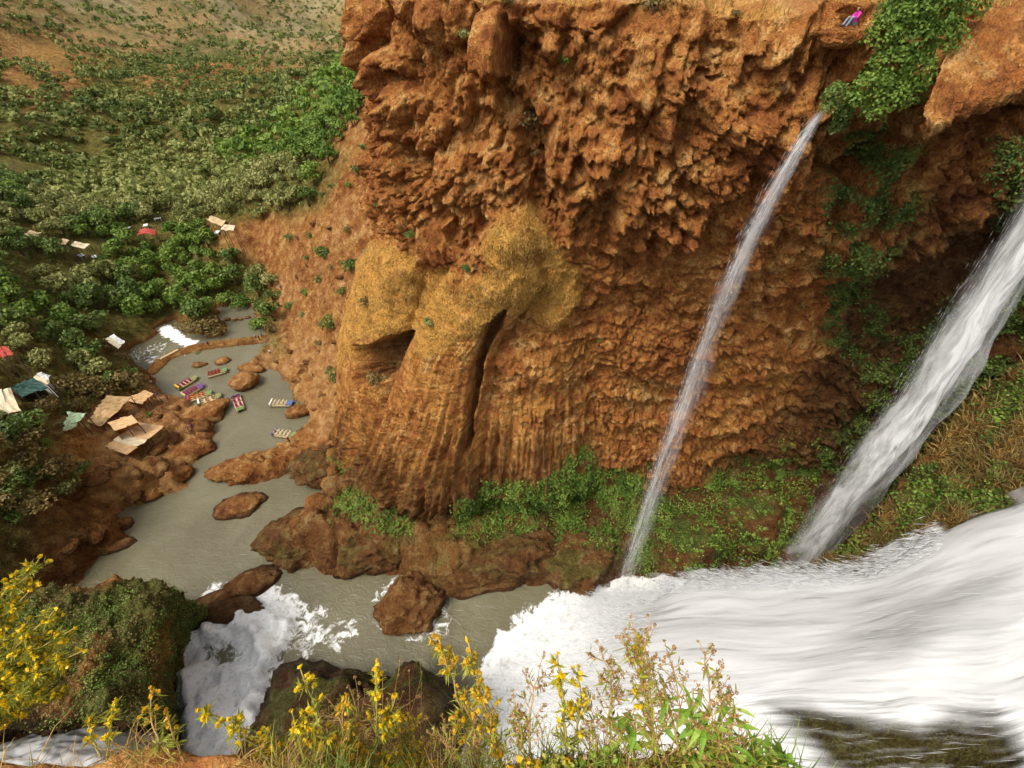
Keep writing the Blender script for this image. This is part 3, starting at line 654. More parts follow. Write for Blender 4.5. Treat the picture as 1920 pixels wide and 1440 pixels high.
boulder('boulder', wl_(245,698,0.3), (1.4,1.1,0.8), 21, 'mossy rock in the grey rapids', 4, 0.1, moss=0.9)
# sill rocks by the rapids, dark wet rocks under the near falls
boulder('sill_rock', wl_(470,1095,0.0), (4.6,2.6,1.5), 31, 'low brown rock in the foam at the pool lip', 4, 0.5, wet=0.55, cat='rock')
boulder('sill_rock', wl_(405,1128,0.1), (3.4,1.8,1.2), 32, 'small brown rock split by foam above the dark ledge', 4, 0.3, wet=0.5, cat='rock')
boulder('sill_rock', wl_(425,1152,0.4), (5.6,2.0,1.6), 33, 'dark wet ledge beside the mossy spur above the foam', 4, 0.15, wet=0.85, cat='rock')
boulder('wet_rock', tuple(at(600,1352,60)), (9.5,7.5,7.5), 34, 'large dark wet rock with white rivulets below the flowers', 5, 0.1, wet=0.95, moss=0.45, cat='rock', mat='near_rock', facets=14)
boulder('wet_rock', tuple(at(795,1340,58)), (6.0,5.5,6.0), 35, 'dark mossy rock with thin white trickles by the great fall', 4, -0.3, wet=0.85, moss=0.8, cat='rock', mat='near_rock', facets=12)
boulder('wet_rock', tuple(at(700,1440,50)), (10.0,7.0,8.0), 36, 'wet brown rock half hidden by foreground flowers', 4, 0.4, wet=0.8, moss=0.3, cat='rock', mat='near_rock')
# toe rocks of the cliff
for (u, v, z, r, sd_, lab, mo) in [(560,1010,1.5,(6.5,5,4.0),41,'broad ledge rock at the cliff foot beside the open river',0.35),(700,1020,2.0,(6.5,4.5,4.2),42,'brown overhanging rock below the green carpet of plants',0.3),(830,975,4.0,(3.6,2.6,3.0),43,'rounded knob of rock under the dark curtain',0.1),
                               (960,1040,2.2,(7.5,4.5,4.2),44,'long dark brown rock shelf over the plunge pool',0.25),(900,1082,0.8,(8.0,3.0,2.4),45,'low rusty rock shelf at the plunge pool edge',0.1),(1080,1050,2.0,(6.5,4.5,4.6),46,'wet brown buttress beside the thin waterfall foot',0.5),(630,960,3.0,(4.0,3.2,2.4),47,'small hump of rock under pale green cover',0.8),(470,880,0.6,(6.5,3.2,2.2),48,'red ledge running into the river below the sandy track',0.0),(1300,1030,3.0,(6.0,4.5,5.5),61,'mossy wet rock at the wall foot right of the thin waterfall',0.95),(1420,985,5.0,(6.0,4.5,6.0),62,'tall green mossy rock between the two free falls',0.95),(1490,1060,3.0,(5.5,4.0,5.0),63,'dark mossy rock beside the foot of the broad waterfall',0.9),(600,870,2.5,(5.0,4.0,2.6),49,'brown hollowed rock where the track meets the curtain foot',0.3)]:
    p = atz(np.array(u), np.array(v), z); boulder('ledge_rock', tuple(p), r, sd_, lab, 5 if max(r) > 6 else 4, 0.2, wet=0.68 if sd_ != 48 else 0.05, moss=mo, cat='rock', facets=12, rough_=0.34)
# left bank ledge rocks
for (u, v, z, r, sd_, lab) in [(385,775,0.6,(5.5,3.4,2.0),51,'tilted red slab rock on the beach beside the moored boats'),(350,850,0.5,(5.0,3.2,2.4),52,'red overhanging bank rock below the tan roofed shelter'),(320,900,0.4,(4.2,2.6,1.8),53,'rounded red bank rock at the narrow bend'),(275,930,0.3,(3.0,1.8,1.2),54,'small red rock at the foot of the left bank')]:
    boulder('bank_rock', tuple(atz(np.array(u), np.array(v), z)), r, sd_, lab, 4, 0.45, sand=0.12, cat='rock', mat='earth', facets=10)

# loose red rocks along the banks
RKM = []
for k_ in range(4):
    o_ = boulder('bank_stone', (0, 0, 0), (1, 0.8, 0.6), 80 + k_, 'loose red rock lying along the stepped left bank', 3, 0, cat='rock', mat='earth', facets=8, rough_=0.2, group='loose red rocks of the left bank'); RKM.append(o_)
_n = 0
for (u, v) in [(330,770),(350,790),(300,790),(372,800),(395,790),(345,815),(322,830),(378,835),(300,850),(335,870),(290,880),(270,905),(310,890),(250,930),(240,900),(228,950),(205,985),(190,1010),(215,930),(180,960),(160,1000),(195,1040),(170,1050),(280,925),(365,880),(255,880),(150,1040),(230,1005)]:
    p_ = atz(np.array(u), np.array(v), 2.0); h_ = float(land(np.array([p_[0]]), np.array([p_[1]]))[0])
    if h_ < 0.2: continue
    o_ = RKM[_n] if _n < 4 else RKM[_n % 4].copy()
    if _n >= 4: col.objects.link(o_)
    q_ = np.random.RandomState(u + v); sc_ = q_.uniform(0.9, 2.3); o_.location = (p_[0], p_[1], h_ + 0.1); o_.scale = (sc_, sc_ * q_.uniform(0.7, 1.2), sc_ * q_.uniform(0.6, 1.0)); o_.rotation_euler = (0, 0, q_.uniform(0, 6)); _n += 1
_src = list(RKM)
for i_, (u, v) in enumerate([(590,420),(560,450),(620,430),(640,380),(580,500),(610,540),(640,520),(655,560),(560,520),(630,640),(600,660),(580,680),(620,690),(545,660),(520,680),(605,745),(590,770),(615,800),(640,740),(560,600)]):
    td_ = np.arange(60, 160, 0.5); PP_ = CAM + ray(u, v) * td_[:, None]; hh_ = land(PP_[:, 0], PP_[:, 1]); kk_ = np.argmax(hh_ > PP_[:, 2]); o_ = _src[i_ % 4].copy(); col.objects.link(o_); q_ = np.random.RandomState(u * 3 + v); sc_ = q_.uniform(0.5, 1.5)
    o_.location = (PP_[kk_, 0], PP_[kk_, 1], hh_[kk_] + 0.1); o_.scale = (sc_, sc_ * q_.uniform(0.7, 1.2), sc_ * q_.uniform(0.6, 1.0)); o_.rotation_euler = (0, 0, q_.uniform(0, 6)); o_['label'] = 'loose rock on the sandy slope below the cliff corner'; o_['group'] = 'loose rocks of the sandy slope'
# ---- white water material: R across/edge opacity, G strand phase across, B along the flow
def fall_material(name, dens=1.0, fa=16.0, fl=2.2, lo=0.35, hi=0.62, colr=(0.90, 0.90, 0.89)):
    m, t, b = new_mat(name); L = t.links.new
    a = t.nodes.new('ShaderNodeAttribute'); a.attribute_name = 'flow'
    n = tnoise(t, mapped(t, a.outputs['Vector'], (0, fa, fl)), 1.0, 4, 0.62, 0.25)
    n2 = tnoise(t, mapped(t, a.outputs['Vector'], (0, fa * 0.25, fl * 0.8)), 1.0, 2, 0.5, 0.2)
    sp = t.nodes.new('ShaderNodeSeparateColor'); L(a.outputs['Color'], sp.inputs[0])
    s = math_n(t, 'ADD', math_n(t, 'MULTIPLY', n, 0.7), math_n(t, 'MULTIPLY', n2, 0.3))
    mr = nd(t, 'ShaderNodeMapRange'); L(s, mr.inputs[0]); mr.inputs[1].default_value = lo; mr.inputs[2].default_value = hi
    al = math_n(t, 'MULTIPLY', math_n(t, 'MULTIPLY', mr.outputs[0], sp.outputs[0]), dens, True)
    cc = ramp(t, s, [(0.32, tuple(x * 0.66 for x in colr)), (0.52, colr)]); L(cc, b.inputs['Base Color']); b.inputs['Roughness'].default_value = 0.55; b.inputs['Specular IOR Level'].default_value = 0.2
    tr = t.nodes.new('ShaderNodeBsdfTranslucent'); tr.inputs[0].default_value = (*colr, 1)
    mx = t.nodes.new('ShaderNodeMixShader'); mx.inputs[0].default_value = 0.35; L(b.outputs[0], mx.inputs[1]); L(tr.outputs[0], mx.inputs[2])
    tp = t.nodes.new('ShaderNodeBsdfTransparent'); m2 = t.nodes.new('ShaderNodeMixShader'); L(al, m2.inputs[0]); L(tp.outputs[0], m2.inputs[1]); L(mx.outputs[0], m2.inputs[2])
    L(m2.outputs[0], t.nodes['Material Output'].inputs['Surface'])
    return m
M['fall_core'] = fall_material('falling_water', 1.35, 9, 1.7, 0.38, 0.72)
M['fall_broad'] = fall_material('broad_fall_water', 1.7, 9, 1.9, 0.33, 0.62)
M['fall_veil'] = fall_material('falling_veil', 0.55, 10, 1.2, 0.36, 0.8)
M['great'] = fall_material('great_fall_water', 2.0, 26, 1.1, 0.22, 0.58, (0.80, 0.80, 0.79))
m, t, b = new_mat('water_spray'); M['spray'] = m
b.inputs['Base Color'].default_value = (0.85, 0.86, 0.87, 1); b.inputs['Roughness'].default_value = 0.4
def ribbon(name, path, right, width, bulge, mat, parent, nl=260, na=36, seed=0, fade=(0.06, 0.05), off=0.0, edge=0.75, thin=0.0):
    """sheet of falling water along a path, width and sideways vector given at the knots"""
    path = np.asarray(path, float); k = np.linspace(0, 1, len(path)); s = np.linspace(0, 1, nl)
    c = cubic_grid(path[:, None, :].repeat(2, 1), nl, 2)[:, 0]; w = np.interp(s, np.linspace(0, 1, len(width)), width)
    a = np.linspace(-1, 1, na); R = np.asarray(right, float); R /= np.linalg.norm(R); Fw = np.array([R[1], -R[0], 0.0])
    wob = 0.26 * fbm(a[None] * 2.2 + seed, s[:, None] * 9, seed, 3)
    Pp = c[:, None, :] + R * ((a[None] * 0.5 + 0.25 * wob) * w[:, None])[..., None] + Fw * ((bulge * (1 - a[None] ** 2) + 0.5 * wob + off) * w[:, None] * 0.5)[..., None]
    Ln = np.concatenate([[0], np.cumsum(np.linalg.norm(np.diff(c, axis=0), axis=1))])
    fl = np.zeros((nl, na, 3)); e = (1 - np.abs(a[None]) ** 2) * ss(0, edge, 1 - np.abs(a[None]) + 0.25 * fbm(a[None] * 3 + seed, s[:, None] * 14, seed + 4, 3))
    fl[..., 0] = e * ss(0, fade[0] + 1e-6, s)[:, None] * (1 - thin * s)[:, None] * (1 - ss(1 - fade[1], 1, s))[:, None]; fl[..., 1] = a[None] * 0.5 + seed * 1.7; fl[..., 2] = (Ln / 10)[:, None] + seed
    return link(name, grid_mesh(name, Pp, mat, {'flow': fl}), parent)
def needles(name, P0, P1, r, mat, parent, kind='stuff'):
    """thin flying strands of water, three-sided"""
    d = P1 - P0; d /= np.linalg.norm(d, axis=1)[:, None] + 1e-9; a = np.cross(d, [0.3, 0.2, 0.93]); a /= np.linalg.norm(a, axis=1)[:, None]; b_ = np.cross(d, a)
    n = len(P0); r = np.broadcast_to(r, (n,))[:, None]; mid = P0 * 0.6 + P1 * 0.4
    V_ = np.stack([P0] + [mid + r * (a * math.cos(q) + b_ * math.sin(q)) for q in (0, 2.094, 4.189)] + [P1], 1).reshape(-1, 3)
    f = np.array([[0, 1, 2], [0, 2, 3], [0, 3, 1], [4, 2, 1], [4, 3, 2], [4, 1, 3]]); F_ = (np.arange(n)[:, None, None] * 5 + f[None]).reshape(-1, 3)
    o = link(name, mesh_np(name, V_, F_, mat), parent)
    if kind: o['kind'] = kind
    return o
# thin fall
TF = [(1552,200,33.2),(1530,222,33.0),(1495,275,32.8),(1448,355,32.6),(1412,425,32.5),(1378,500,32.5),(1344,580,32.5),(1312,660,32.5),(1284,740,32.5),(1258,810,32.5),(1232,880,32.5),(1206,960,32.5),(1182,1030,32.5),(1162,1095,32.5),(1148,1150,32.5)]
path = np.array([aty(np.array(u), np.array(v), y) for u, v, y in TF])
w1_ = empty('waterfall', tuple(path[-1])); tag(w1_, 'thin free waterfall dropping from a leafy notch in the orange cliff', 'waterfall', 'waterfalls')
inv = -np.array(path[-1])
ribbon('water_core', path + inv, (1, 0.1, 0), [0.3,0.55,0.75,0.9,1.0,1.05,1.05,1.0,1.0,0.9,0.9], 0.5, M['fall_core'], w1_, seed=1, fade=(0.02, 0.1), thin=0.62)
ribbon('water_veil', path + inv + np.array([0.9, 0.5, 0]) * np.linspace(0, 1, len(path))[:, None], (1, 0.1, 0), [0.4,1.2,2.0,2.6,3.0,3.4,3.6,3.8,4.2,4.6,5.0], 0.3, M['fall_veil'], w1_, seed=2, fade=(0.05, 0.12))
ribbon('water_veil', path + inv + np.array([0.5, -0.2, 0]) * np.linspace(0, 1, len(path))[:, None], (1, -0.1, 0), [0.3,0.9,1.5,1.9,2.2,2.4,2.5,2.6,2.8,3.0,3.2], 0.5, M['fall_veil'], w1_, seed=3, fade=(0.05, 0.12))
# second fall
SF = [(2180,60,37),(2060,210,37),(1985,320,36.6),(1905,450,36.2),(1835,555,35.8),(1772,655,35.5),(1706,755,35.2),(1635,850,35),(1570,940,35),(1508,1020,34.8),(1455,1090,34.6),(1412,1150,34.4)]
path = np.array([aty(np.array(u), np.array(v), y) for u, v, y in SF])
w2_ = empty('waterfall', tuple(path[-1])); tag(w2_, 'broad white waterfall plunging past the mossy recess beside the dry ridge', 'waterfall', 'waterfalls'); inv = -np.array(path[-1])
wd = [3.0, 3.7, 4.2, 4.7, 5.2, 5.6, 6.0, 6.3, 6.7, 7.2, 7.6]
ribbon('water_core', path + inv, (1, 0.15, 0), wd, 0.7, M['fall_broad'], w2_, seed=5, fade=(0.0, 0.04), na=44, nl=260)
ribbon('water_core', path + inv + np.array([0.3, 0.5, 0]), (1, 0.0, 0), [w * 0.85 for w in wd], 0.4, M['fall_broad'], w2_, seed=6, fade=(0.0, 0.04), na=40, nl=240)
ribbon('water_veil', path + inv + np.array([1.3, 0.8, 0]) * np.linspace(0.4, 1.6, len(path))[:, None], (1, 0.15, 0), [w * 1.7 for w in wd], 0.3, M['fall_veil'], w2_, seed=7, fade=(0.0, 0.06), na=50)
ribbon('water_veil', path + inv, (1, 0.1, 0), [w * 1.35 for w in wd], 0.8, M['fall_veil'], w2_, seed=8, fade=(0.0, 0.06), na=50)
rs = np.random.RandomState(5)
# fraying drops round the two free falls
def fray(path, parent, w, count, ln, rad):
    s = rs.rand(count) ** 0.8; k = s * (len(path) - 1); i = np.minimum(k.astype(int), len(path) - 2); f = (k - i)[:, None]; p = path[i] * (1 - f) + path[i + 1] * f; d = path[i + 1] - path[i]; d /= np.linalg.norm(d, axis=1)[:, None]
    off = rs.normal(size=(count, 3)) * np.array([0.5, 0.35, 0.0]) * (w * (0.35 + 0.65 * s))[:, None]; p = p + off - path[-1]
    needles('spray', p, p + d * (ln * rs.uniform(0.4, 1, count))[:, None], rad * rs.uniform(0.5, 1, count), M['spray'], parent)
fray(np.array([aty(np.array(u), np.array(v), y) for u, v, y in TF]), w1_, 1.2, 1300, 1.2, 0.009)
fray(path, w2_, 3.2, 2600, 1.8, 0.008)
# great near fall
K = net([[(1090,1150,-1),(1200,1150,71),(1295,1130,66),(1420,1115,60),(1590,1105,54),(1760,1040,50),(1930,970,47),(2120,900,45)],
         [(1050,1122,-1),(1190,1112,67),(1292,1086,60),(1420,1078,54),(1590,1074,48.5),(1750,1008,45),(1920,938,42),(2110,870,40)],
         [(958,1195,-1),(1135,1185,61),(1300,1165,53),(1450,1160,47),(1600,1150,43),(1750,1110,40),(1920,1060,37),(2110,1020,35)],
         [(900,1290,-1),(1070,1280,57),(1250,1270,49),(1420,1260,43),(1600,1240,38.5),(1750,1220,35),(1920,1200,32.5),(2110,1180,31)],
         [(872,1420,-1),(1040,1400,53),(1220,1390,46),(1400,1370,41),(1600,1370,35.5),(1750,1370,32.5),(1920,1350,29.5),(2110,1340,28)],
         [(850,1600,-1),(1020,1560,50),(1200,1560,44),(1400,1560,38),(1600,1560,33),(1750,1560,30),(1920,1540,27),(2110,1540,25)]])
GN_U, GN_V = 220, 320
G = cubic_grid(K, GN_U, GN_V); n = face_cam(G)
r_ = np.linspace(0, 5, GN_U)[:, None]; c_ = np.linspace(0, 7, GN_V)[None]
wr = r_ + 0.10 * fbm(r_ * 0.8, c_ * 0.8, 3, 2)
st = 0.42 * fbm(wr * 1.1, c_ * 0.7, 2, 2) + 0.07 * fbm(wr * 4.5, c_ * 1.1, 5, 3) + 0.02 * fbm(wr * 14, c_ * 2.2, 8, 2)
dip = -1.3 * np.exp(-((c_ - 1.35) / 0.28) ** 2) * ss(1.9, 0.8, r_)
G = G + n * ((st * ss(0, 1.0, c_) * 0.9 + dip) * 1.0)[..., None]
fl = np.zeros(G.shape); fl[..., 1] = wr * 0.5; fl[..., 2] = c_ * 0.9
edge = ss(-0.1, 2.2, c_ + 0.8 * fbm(wr * 5, c_ * 0.7, 9, 3)) * (0.25 + 0.75 * ss(0.6, 2.2, c_)) * ss(0.75, 1.45, r_ + 0.35 * fbm(wr * 2, c_ * 3, 19, 3))
gu, gv_, _ = proj(G)
hole = ss(-40, 45, poly_sd(gu, gv_, [(1410,1305),(1520,1300),(1640,1335),(1720,1350),(1780,1320),(1870,1325),(1930,1390),(1960,1480),(1700,1520),(1540,1460)]) + 22 * fbm(wr * 9, c_ * 1.0, 9, 2))
fl[..., 0] = np.clip(edge * (1 - hole) + 0.10 * hole * ss(0.1, 0.5, fbm(wr * 16, c_ * 1.2, 29, 2)), 0, 1)
gfall = empty('waterfall', (20, 12, 0)); tag(gfall, 'great foaming white waterfall pouring down close below the flowers', 'waterfall', 'waterfalls')
gi = np.array([20, 12, 0.0])
link('water_sheet', grid_mesh('water_sheet', G - gi, M['great'], {'flow': fl}), gfall)
G2 = G - n * 0.9; fl2 = fl.copy(); fl2[..., 1] += 7; fl2[..., 0] *= 0.9 * (1 - 0.9 * hole)
link('water_sheet', grid_mesh('water_sheet', G2[::2, ::2] - gi, M['great'], {'flow': fl2[::2, ::2]}), gfall)
# rock under the great fall so that nothing shines through
SL_ = (slice(46, None, 3), slice(76, None, 3)); zn = np.zeros(G[SL_].shape[:2] + (4,)); zn[..., 2] = 1.0; zn[..., 1] = 0.3
Gr = (G - n * 2.6)[SL_]; Gr = Gr + n[SL_] * (0.9 * ridged(Gr[..., 0] * 0.3, Gr[..., 1] * 0.3, Gr[..., 2] * 0.3, 3))[..., None]
tag(link('fall_bedrock', grid_mesh('fall_bedrock', Gr, M['near_rock'], {'zone': zn})), 'dark wet bedrock under the great white waterfall', None, None, 'structure')
# flying strands along crest and left margin
def strands(count, rsel, csel, ln, rad, jit, lift):
    i = np.clip((rs.uniform(*rsel, count) / 5 * (GN_U - 1)).astype(int), 1, GN_U - 2); j = np.clip((rs.uniform(*csel, count) / 7 * (GN_V - 1)).astype(int), 4, GN_V - 5)
    p = G[i, j]; d = G[i, j - 4] - G[i, j + 4]; d /= np.linalg.norm(d, axis=1)[:, None]
    d = d + jit * rs.normal(size=d.shape) + n[i, j] * 0.25; d /= np.linalg.norm(d, axis=1)[:, None]
    p = p + n[i, j] * (np.abs(rs.normal(size=count)) * lift)[:, None]
    l = rs.uniform(0.3, 1, count) * ln
    return p - gi, p + d * l[:, None] - gi, rs.uniform(0.5, 1, count) * rad
for a in ((5200, (0.9, 1.5), (0.5, 5.2), 1.9, 0.02, 0.28, 0.5), (2500, (1.2, 4.8), (0.1, 1.2), 2.4, 0.02, 0.2, 0.5), (1700, (1.0, 4.5), (0.15, 1.6), 2.2, 0.026, 0.18, 0.5), (500, (1.5, 5), (1.5, 6.5), 2.4, 0.012, 0.08, 0.3)):
    a0, a1, ar = strands(*a); needles('spray', a0, a1, ar, M['spray'], gfall)
# near-left fall
K = net([[(-140,1410,50),(0,1385,52),(100,1362,53),(200,1350,54),(280,1362,56),(335,1400,60)],
         [(-140,1440,44),(0,1410,46),(100,1385,47.5),(200,1376,49),(280,1388,52),(338,1425,57)],
         [(-140,1500,40),(0,1460,42),(100,1440,43),(200,1430,45),(280,1440,48),(340,1470,53)],
         [(-140,1600,37),(0,1560,39),(100,1540,40),(200,1530,42),(280,1530,46),(340,1540,50)]])
G = cubic_grid(K, 80, 130); n = face_cam(G); r_ = np.linspace(0, 3, 80)[:, None]; c_ = np.linspace(0, 5, 130)[None]
G = G + n * (0.5 * fbm(r_ * 3, c_ * 1.2, 3, 4))[..., None]
fl = np.zeros(G.shape); fl[..., 1] = r_ * 0.5 + 0.1 * c_; fl[..., 2] = c_ * 0.7
fl[..., 0] = ss(0.0, 0.6, r_ + 0.3 * fbm(r_ * 3, c_ * 2, 8, 2)) * (0.55 + 0.45 * ss(0.5, 2.5, c_)) * ss(5.0, 4.3, c_)
lf_ = link('waterfall', grid_mesh('waterfall', G, M['great'], {'flow': fl})); tag(lf_, 'low white cascade below the mossy spur', 'waterfall', 'waterfalls')
zn = np.zeros(G[::3, ::3].shape[:2] + (4,)); zn[..., 2] = 0.85; zn[..., 1] = 0.3
Gr = (G - n * 1.3)[::3, ::3]
tag(link('cascade_bedrock', grid_mesh('cascade_bedrock', Gr, M['near_rock'], {'zone': zn})), 'dark wet bedrock below the low cascade', None, None, 'structure')

# overhanging slab at the right of the rim
K = net([[(1800,40,30),(1880,10,30),(1960,-20,30)],[(1785,72,27.5),(1865,42,27.5),(1960,5,27.5)],[(1752,150,26.3),(1840,112,26.3),(1960,80,26.3)],[(1722,240,25.6),(1835,186,25.6),(1960,150,25.6)],[(1738,242,27.5),(1838,192,28),(1960,160,28)],[(1770,215,31),(1850,180,32),(1960,150,32)]])
G = cubic_grid(K, 90, 80); n = face_cam(G); x, y, z = G[..., 0], G[..., 1], G[..., 2]
G = G + n * (0.55 * ridged(x * 0.8, y * 0.4, z * 0.5, 4) + 0.2 * fbm(x * 2.5, y * 2.5, z * 2.5, 4))[..., None]
zn = np.zeros(G.shape[:2] + (4,)); zn[..., 2] = 0.25 * ss(-0.2, 0.4, fbm(x, y, z, 3))
tag(link('rock_slab', grid_mesh('rock_slab', G, M['cliff'], {'zone': zn})), 'tilted overhanging red slab beside the leafy creeper', 'rock')

# ------------------------------------------------------------------ vegetation
def leaf_material(name, dark, mid, light, rough_=0.6, trans=0.25, objvar=0.25):
    """attribute tone: R per-leaf brightness choice, G hue choice"""
    m, t, b = new_mat(name); L = t.links.new
    a = t.nodes.new('ShaderNodeAttribute'); a.attribute_name = 'tone'; sp = t.nodes.new('ShaderNodeSeparateColor'); L(a.outputs['Color'], sp.inputs[0])
    oi = t.nodes.new('ShaderNodeObjectInfo')
    f = math_n(t, 'ADD', sp.outputs[0], math_n(t, 'MULTIPLY', math_n(t, 'SUBTRACT', oi.outputs['Random'], 0.5), objvar))
    c = ramp(t, f, [(0.05, dark), (0.5, mid), (0.95, light)])
    L(c, b.inputs['Base Color']); b.inputs['Roughness'].default_value = rough_; b.inputs['Specular IOR Level'].default_value = 0.25
    tr = t.nodes.new('ShaderNodeBsdfTranslucent'); L(c, tr.inputs[0]); mx = t.nodes.new('ShaderNodeMixShader'); mx.inputs[0].default_value = trans
    L(b.outputs[0], mx.inputs[1]); L(tr.outputs[0], mx.inputs[2]); L(mx.outputs[0], t.nodes['Material Output'].inputs['Surface'])
    return m
M['olive'] = leaf_material('olive_leaves', (0.10, 0.12, 0.028), (0.24, 0.25, 0.07), (0.42, 0.40, 0.15))
M['darkgreen'] = leaf_material('dark_leaves', (0.04, 0.07, 0.013), (0.10, 0.155, 0.03), (0.22, 0.28, 0.06))
M['bright'] = leaf_material('bright_leaves', (0.05, 0.1, 0.012), (0.13, 0.21, 0.028), (0.26, 0.34, 0.06))
M['brownish'] = leaf_material('dry_leaves', (0.09, 0.06, 0.02), (0.2, 0.14, 0.04), (0.32, 0.25, 0.09))
M['wood_mix'] = leaf_material('woodland_leaves', (0.05, 0.08, 0.014), (0.155, 0.19, 0.042), (0.35, 0.35, 0.11))
M['bark'] = plain('bark', (0.10, 0.07, 0.045), 0.9)
M['drygrass'] = leaf_material('dry_grass_blades', (0.16, 0.085, 0.02), (0.40, 0.24, 0.06), (0.62, 0.44, 0.15), 0.8, 0.2, 0.1)
M['greengrass'] = leaf_material('green_blades', (0.05, 0.09, 0.012), (0.14, 0.22, 0.03), (0.30, 0.38, 0.08), 0.6, 0.3, 0.1)
rs = np.random.RandomState(21)
def leaf_quads(C, Nn, size, asp=1.7, rs=rs, bend=0.0):
    """one pointed leaf (4 verts) per centre C with normal Nn"""
    n = len(C); r = rs.normal(size=(n, 3)); a = np.cross(Nn, r); a /= np.linalg.norm(a, axis=1)[:, None] + 1e-9; b_ = np.cross(Nn, a)
    s = np.broadcast_to(np.asarray(size, float), (n,))[:, None]
    V_ = np.stack([C - b_ * s * asp * 0.5, C + a * s * 0.5 - Nn * s * bend, C + b_ * s * asp * 0.5, C - a * s * 0.5 - Nn * s * bend], 1).reshape(-1, 3)
    return V_, np.arange(n * 4).reshape(n, 4)
def crown_points(nl, lobes, rs, fill=0.75):
    """leaf positions and outward normals on a set of uneven lobes (cx,cy,cz,rx,ry,rz)"""
    lobes = np.asarray(lobes, float); w = (lobes[:, 3] * lobes[:, 4]); k = rs.choice(len(lobes), nl, p=w / w.sum())
    d = rs.normal(size=(nl, 3)); d /= np.linalg.norm(d, axis=1)[:, None]; d[:, 2] = np.where(d[:, 2] < -0.35, -d[:, 2], d[:, 2])
    rr = fill + (1.08 - fill) * rs.rand(nl) ** 0.6; rr = rr * (1 + 0.22 * fbm(d[:, 0] * 2.3 + k * 3.1, d[:, 1] * 2.3, d[:, 2] * 2.3, 2))
    P = lobes[k, :3] + d * lobes[k, 3:] * rr[:, None]
    n = d + 0.55 * rs.normal(size=(nl, 3)); n /= np.linalg.norm(n, axis=1)[:, None]
    return P, n, k
def rand_lobes(n, r, h, rs, flat=0.75):
    L_ = []
    for i in range(n):
        a = rs.uniform(0, 6.28); q = r * 0.62 * math.sqrt(rs.rand()); s = r * rs.uniform(0.34, 0.62)
        L_.append((q * math.cos(a), q * math.sin(a), h * rs.uniform(0.42, 0.78) - 0.15 * q, s, s * rs.uniform(0.8, 1.2), s * flat * rs.uniform(0.8, 1.15)))
    return L_
def crown_mesh(name, nl, lobes, size, mat, rs, fill=0.75):
    P, n, k = crown_points(nl, lobes, rs, fill); V_, F_ = leaf_quads(P, n, size * rs.uniform(0.6, 1.3, nl), 1.5, rs)
    tone = np.clip(0.5 + 0.22 * rs.normal(size=nl) + 0.12 * rs.normal(size=len(lobes))[k], 0, 1)
    return mesh_np(name, V_, F_, mat, {'tone': np.repeat(np.stack([tone, rs.rand(nl), 0 * tone], 1), 4, 0)}, smooth=False)
def trunk_mesh(name, h, r, rs, limbs=4):
    mb = MB(); top = Vector((rs.uniform(-.1, .1) * h, rs.uniform(-.1, .1) * h, h * 0.5))
    mb.tube([(0, 0, -0.3), tuple(top * 0.5 + Vector((0.03 * h, 0, 0))), tuple(top)], [r, r * 0.8, r * 0.6], 6)
    for i in range(limbs):
        a = 6.28 * i / limbs + rs.uniform(0, 1); e = top + Vector((math.cos(a) * h * .28, math.sin(a) * h * .28, h * rs.uniform(.15, .3)))
        mb.tube([tuple(top * 0.85), tuple((top + e) / 2 + Vector((0, 0, .04 * h))), tuple(e)], [r * .5, r * .35, r * .15], 5)
    return mb.mesh(name, M['bark'], True)
def tree_set(kind, mat, n, h, r, nl, size, flat=0.75):
    out = []
    for i in range(n):
        q = np.random.RandomState(hash(kind) % 1 + len(kind) * 100 + i)
        out.append((crown_mesh('crown', nl, rand_lobes(7 + i % 3, r, h, q, flat), size, M[mat], q), trunk_mesh('trunk', h, 0.045 * h, q)))
    return out
TS = {'olive_tree': tree_set('olive', 'olive', 4, 5.0, 3.0, 420, 0.5), 'leafy_tree': tree_set('leafytree', 'darkgreen', 4, 6.0, 3.1, 460, 0.5, 0.85), 'bright_tree': tree_set('brighttree', 'bright', 3, 5.2, 2.8, 420, 0.5, 0.9),
      'shrub': tree_set('shrubs', 'darkgreen', 3, 2.4, 1.9, 420, 0.26, 0.8), 'dry_shrub': tree_set('dryshrub', 'brownish', 3, 2.2, 2.0, 420, 0.27, 0.7), 'green_shrub': tree_set('greenshrub', 'bright', 3, 2.2, 1.8, 420, 0.26, 0.8), 'sage_shrub': tree_set('sageshrub', 'olive', 3, 2.2, 1.8, 420, 0.26, 0.8)}
def plant(kind, loc, sc, label, group, cat, rz=None, k=None, sz=1.0):
    crown, trunk = TS[kind][rs.randint(len(TS[kind])) if k is None else k]
    o = empty(kind, loc, rs.uniform(0, 6.28) if rz is None else rz, sc); o.scale = (sc, sc, sc * sz); tag(o, label, cat, group)
    link('crown', crown, o); link('trunk', trunk, o); return o
# --- the woods: candidates on the land, thinned to a spacing
def poisson(n, spacing, xr_, yr_):
    c = np.stack([rs.uniform(*xr_, n), rs.uniform(*yr_, n)], 1); keep = {}; out = []
    for p in c:
        i, j = int(p[0] // spacing), int(p[1] // spacing)
        if any((p[0] - q[0]) ** 2 + (p[1] - q[1]) ** 2 < spacing ** 2 for a in (-1, 0, 1) for b_ in (-1, 0, 1) for q in keep.get((i + a, j + b_), ())): continue
        keep.setdefault((i, j), []).append(p); out.append(p)
    return np.array(out)
cand = np.concatenate([poisson(12000, 3.7, (-190, -40), (30, 210)), poisson(20000, 4.3, (-420, -40), (210, 420)), poisson(14000, 6.0, (-600, -100), (420, 900))])
cz = land(cand[:, 0], cand[:, 1]); cu, cv, cd = proj(np.concatenate([cand, cz[:, None] + 1.0], 1))
ok = (cz > 1.2) & (cu > -40) & (cu < 700) & (cv > -60) & (cv < 1150)
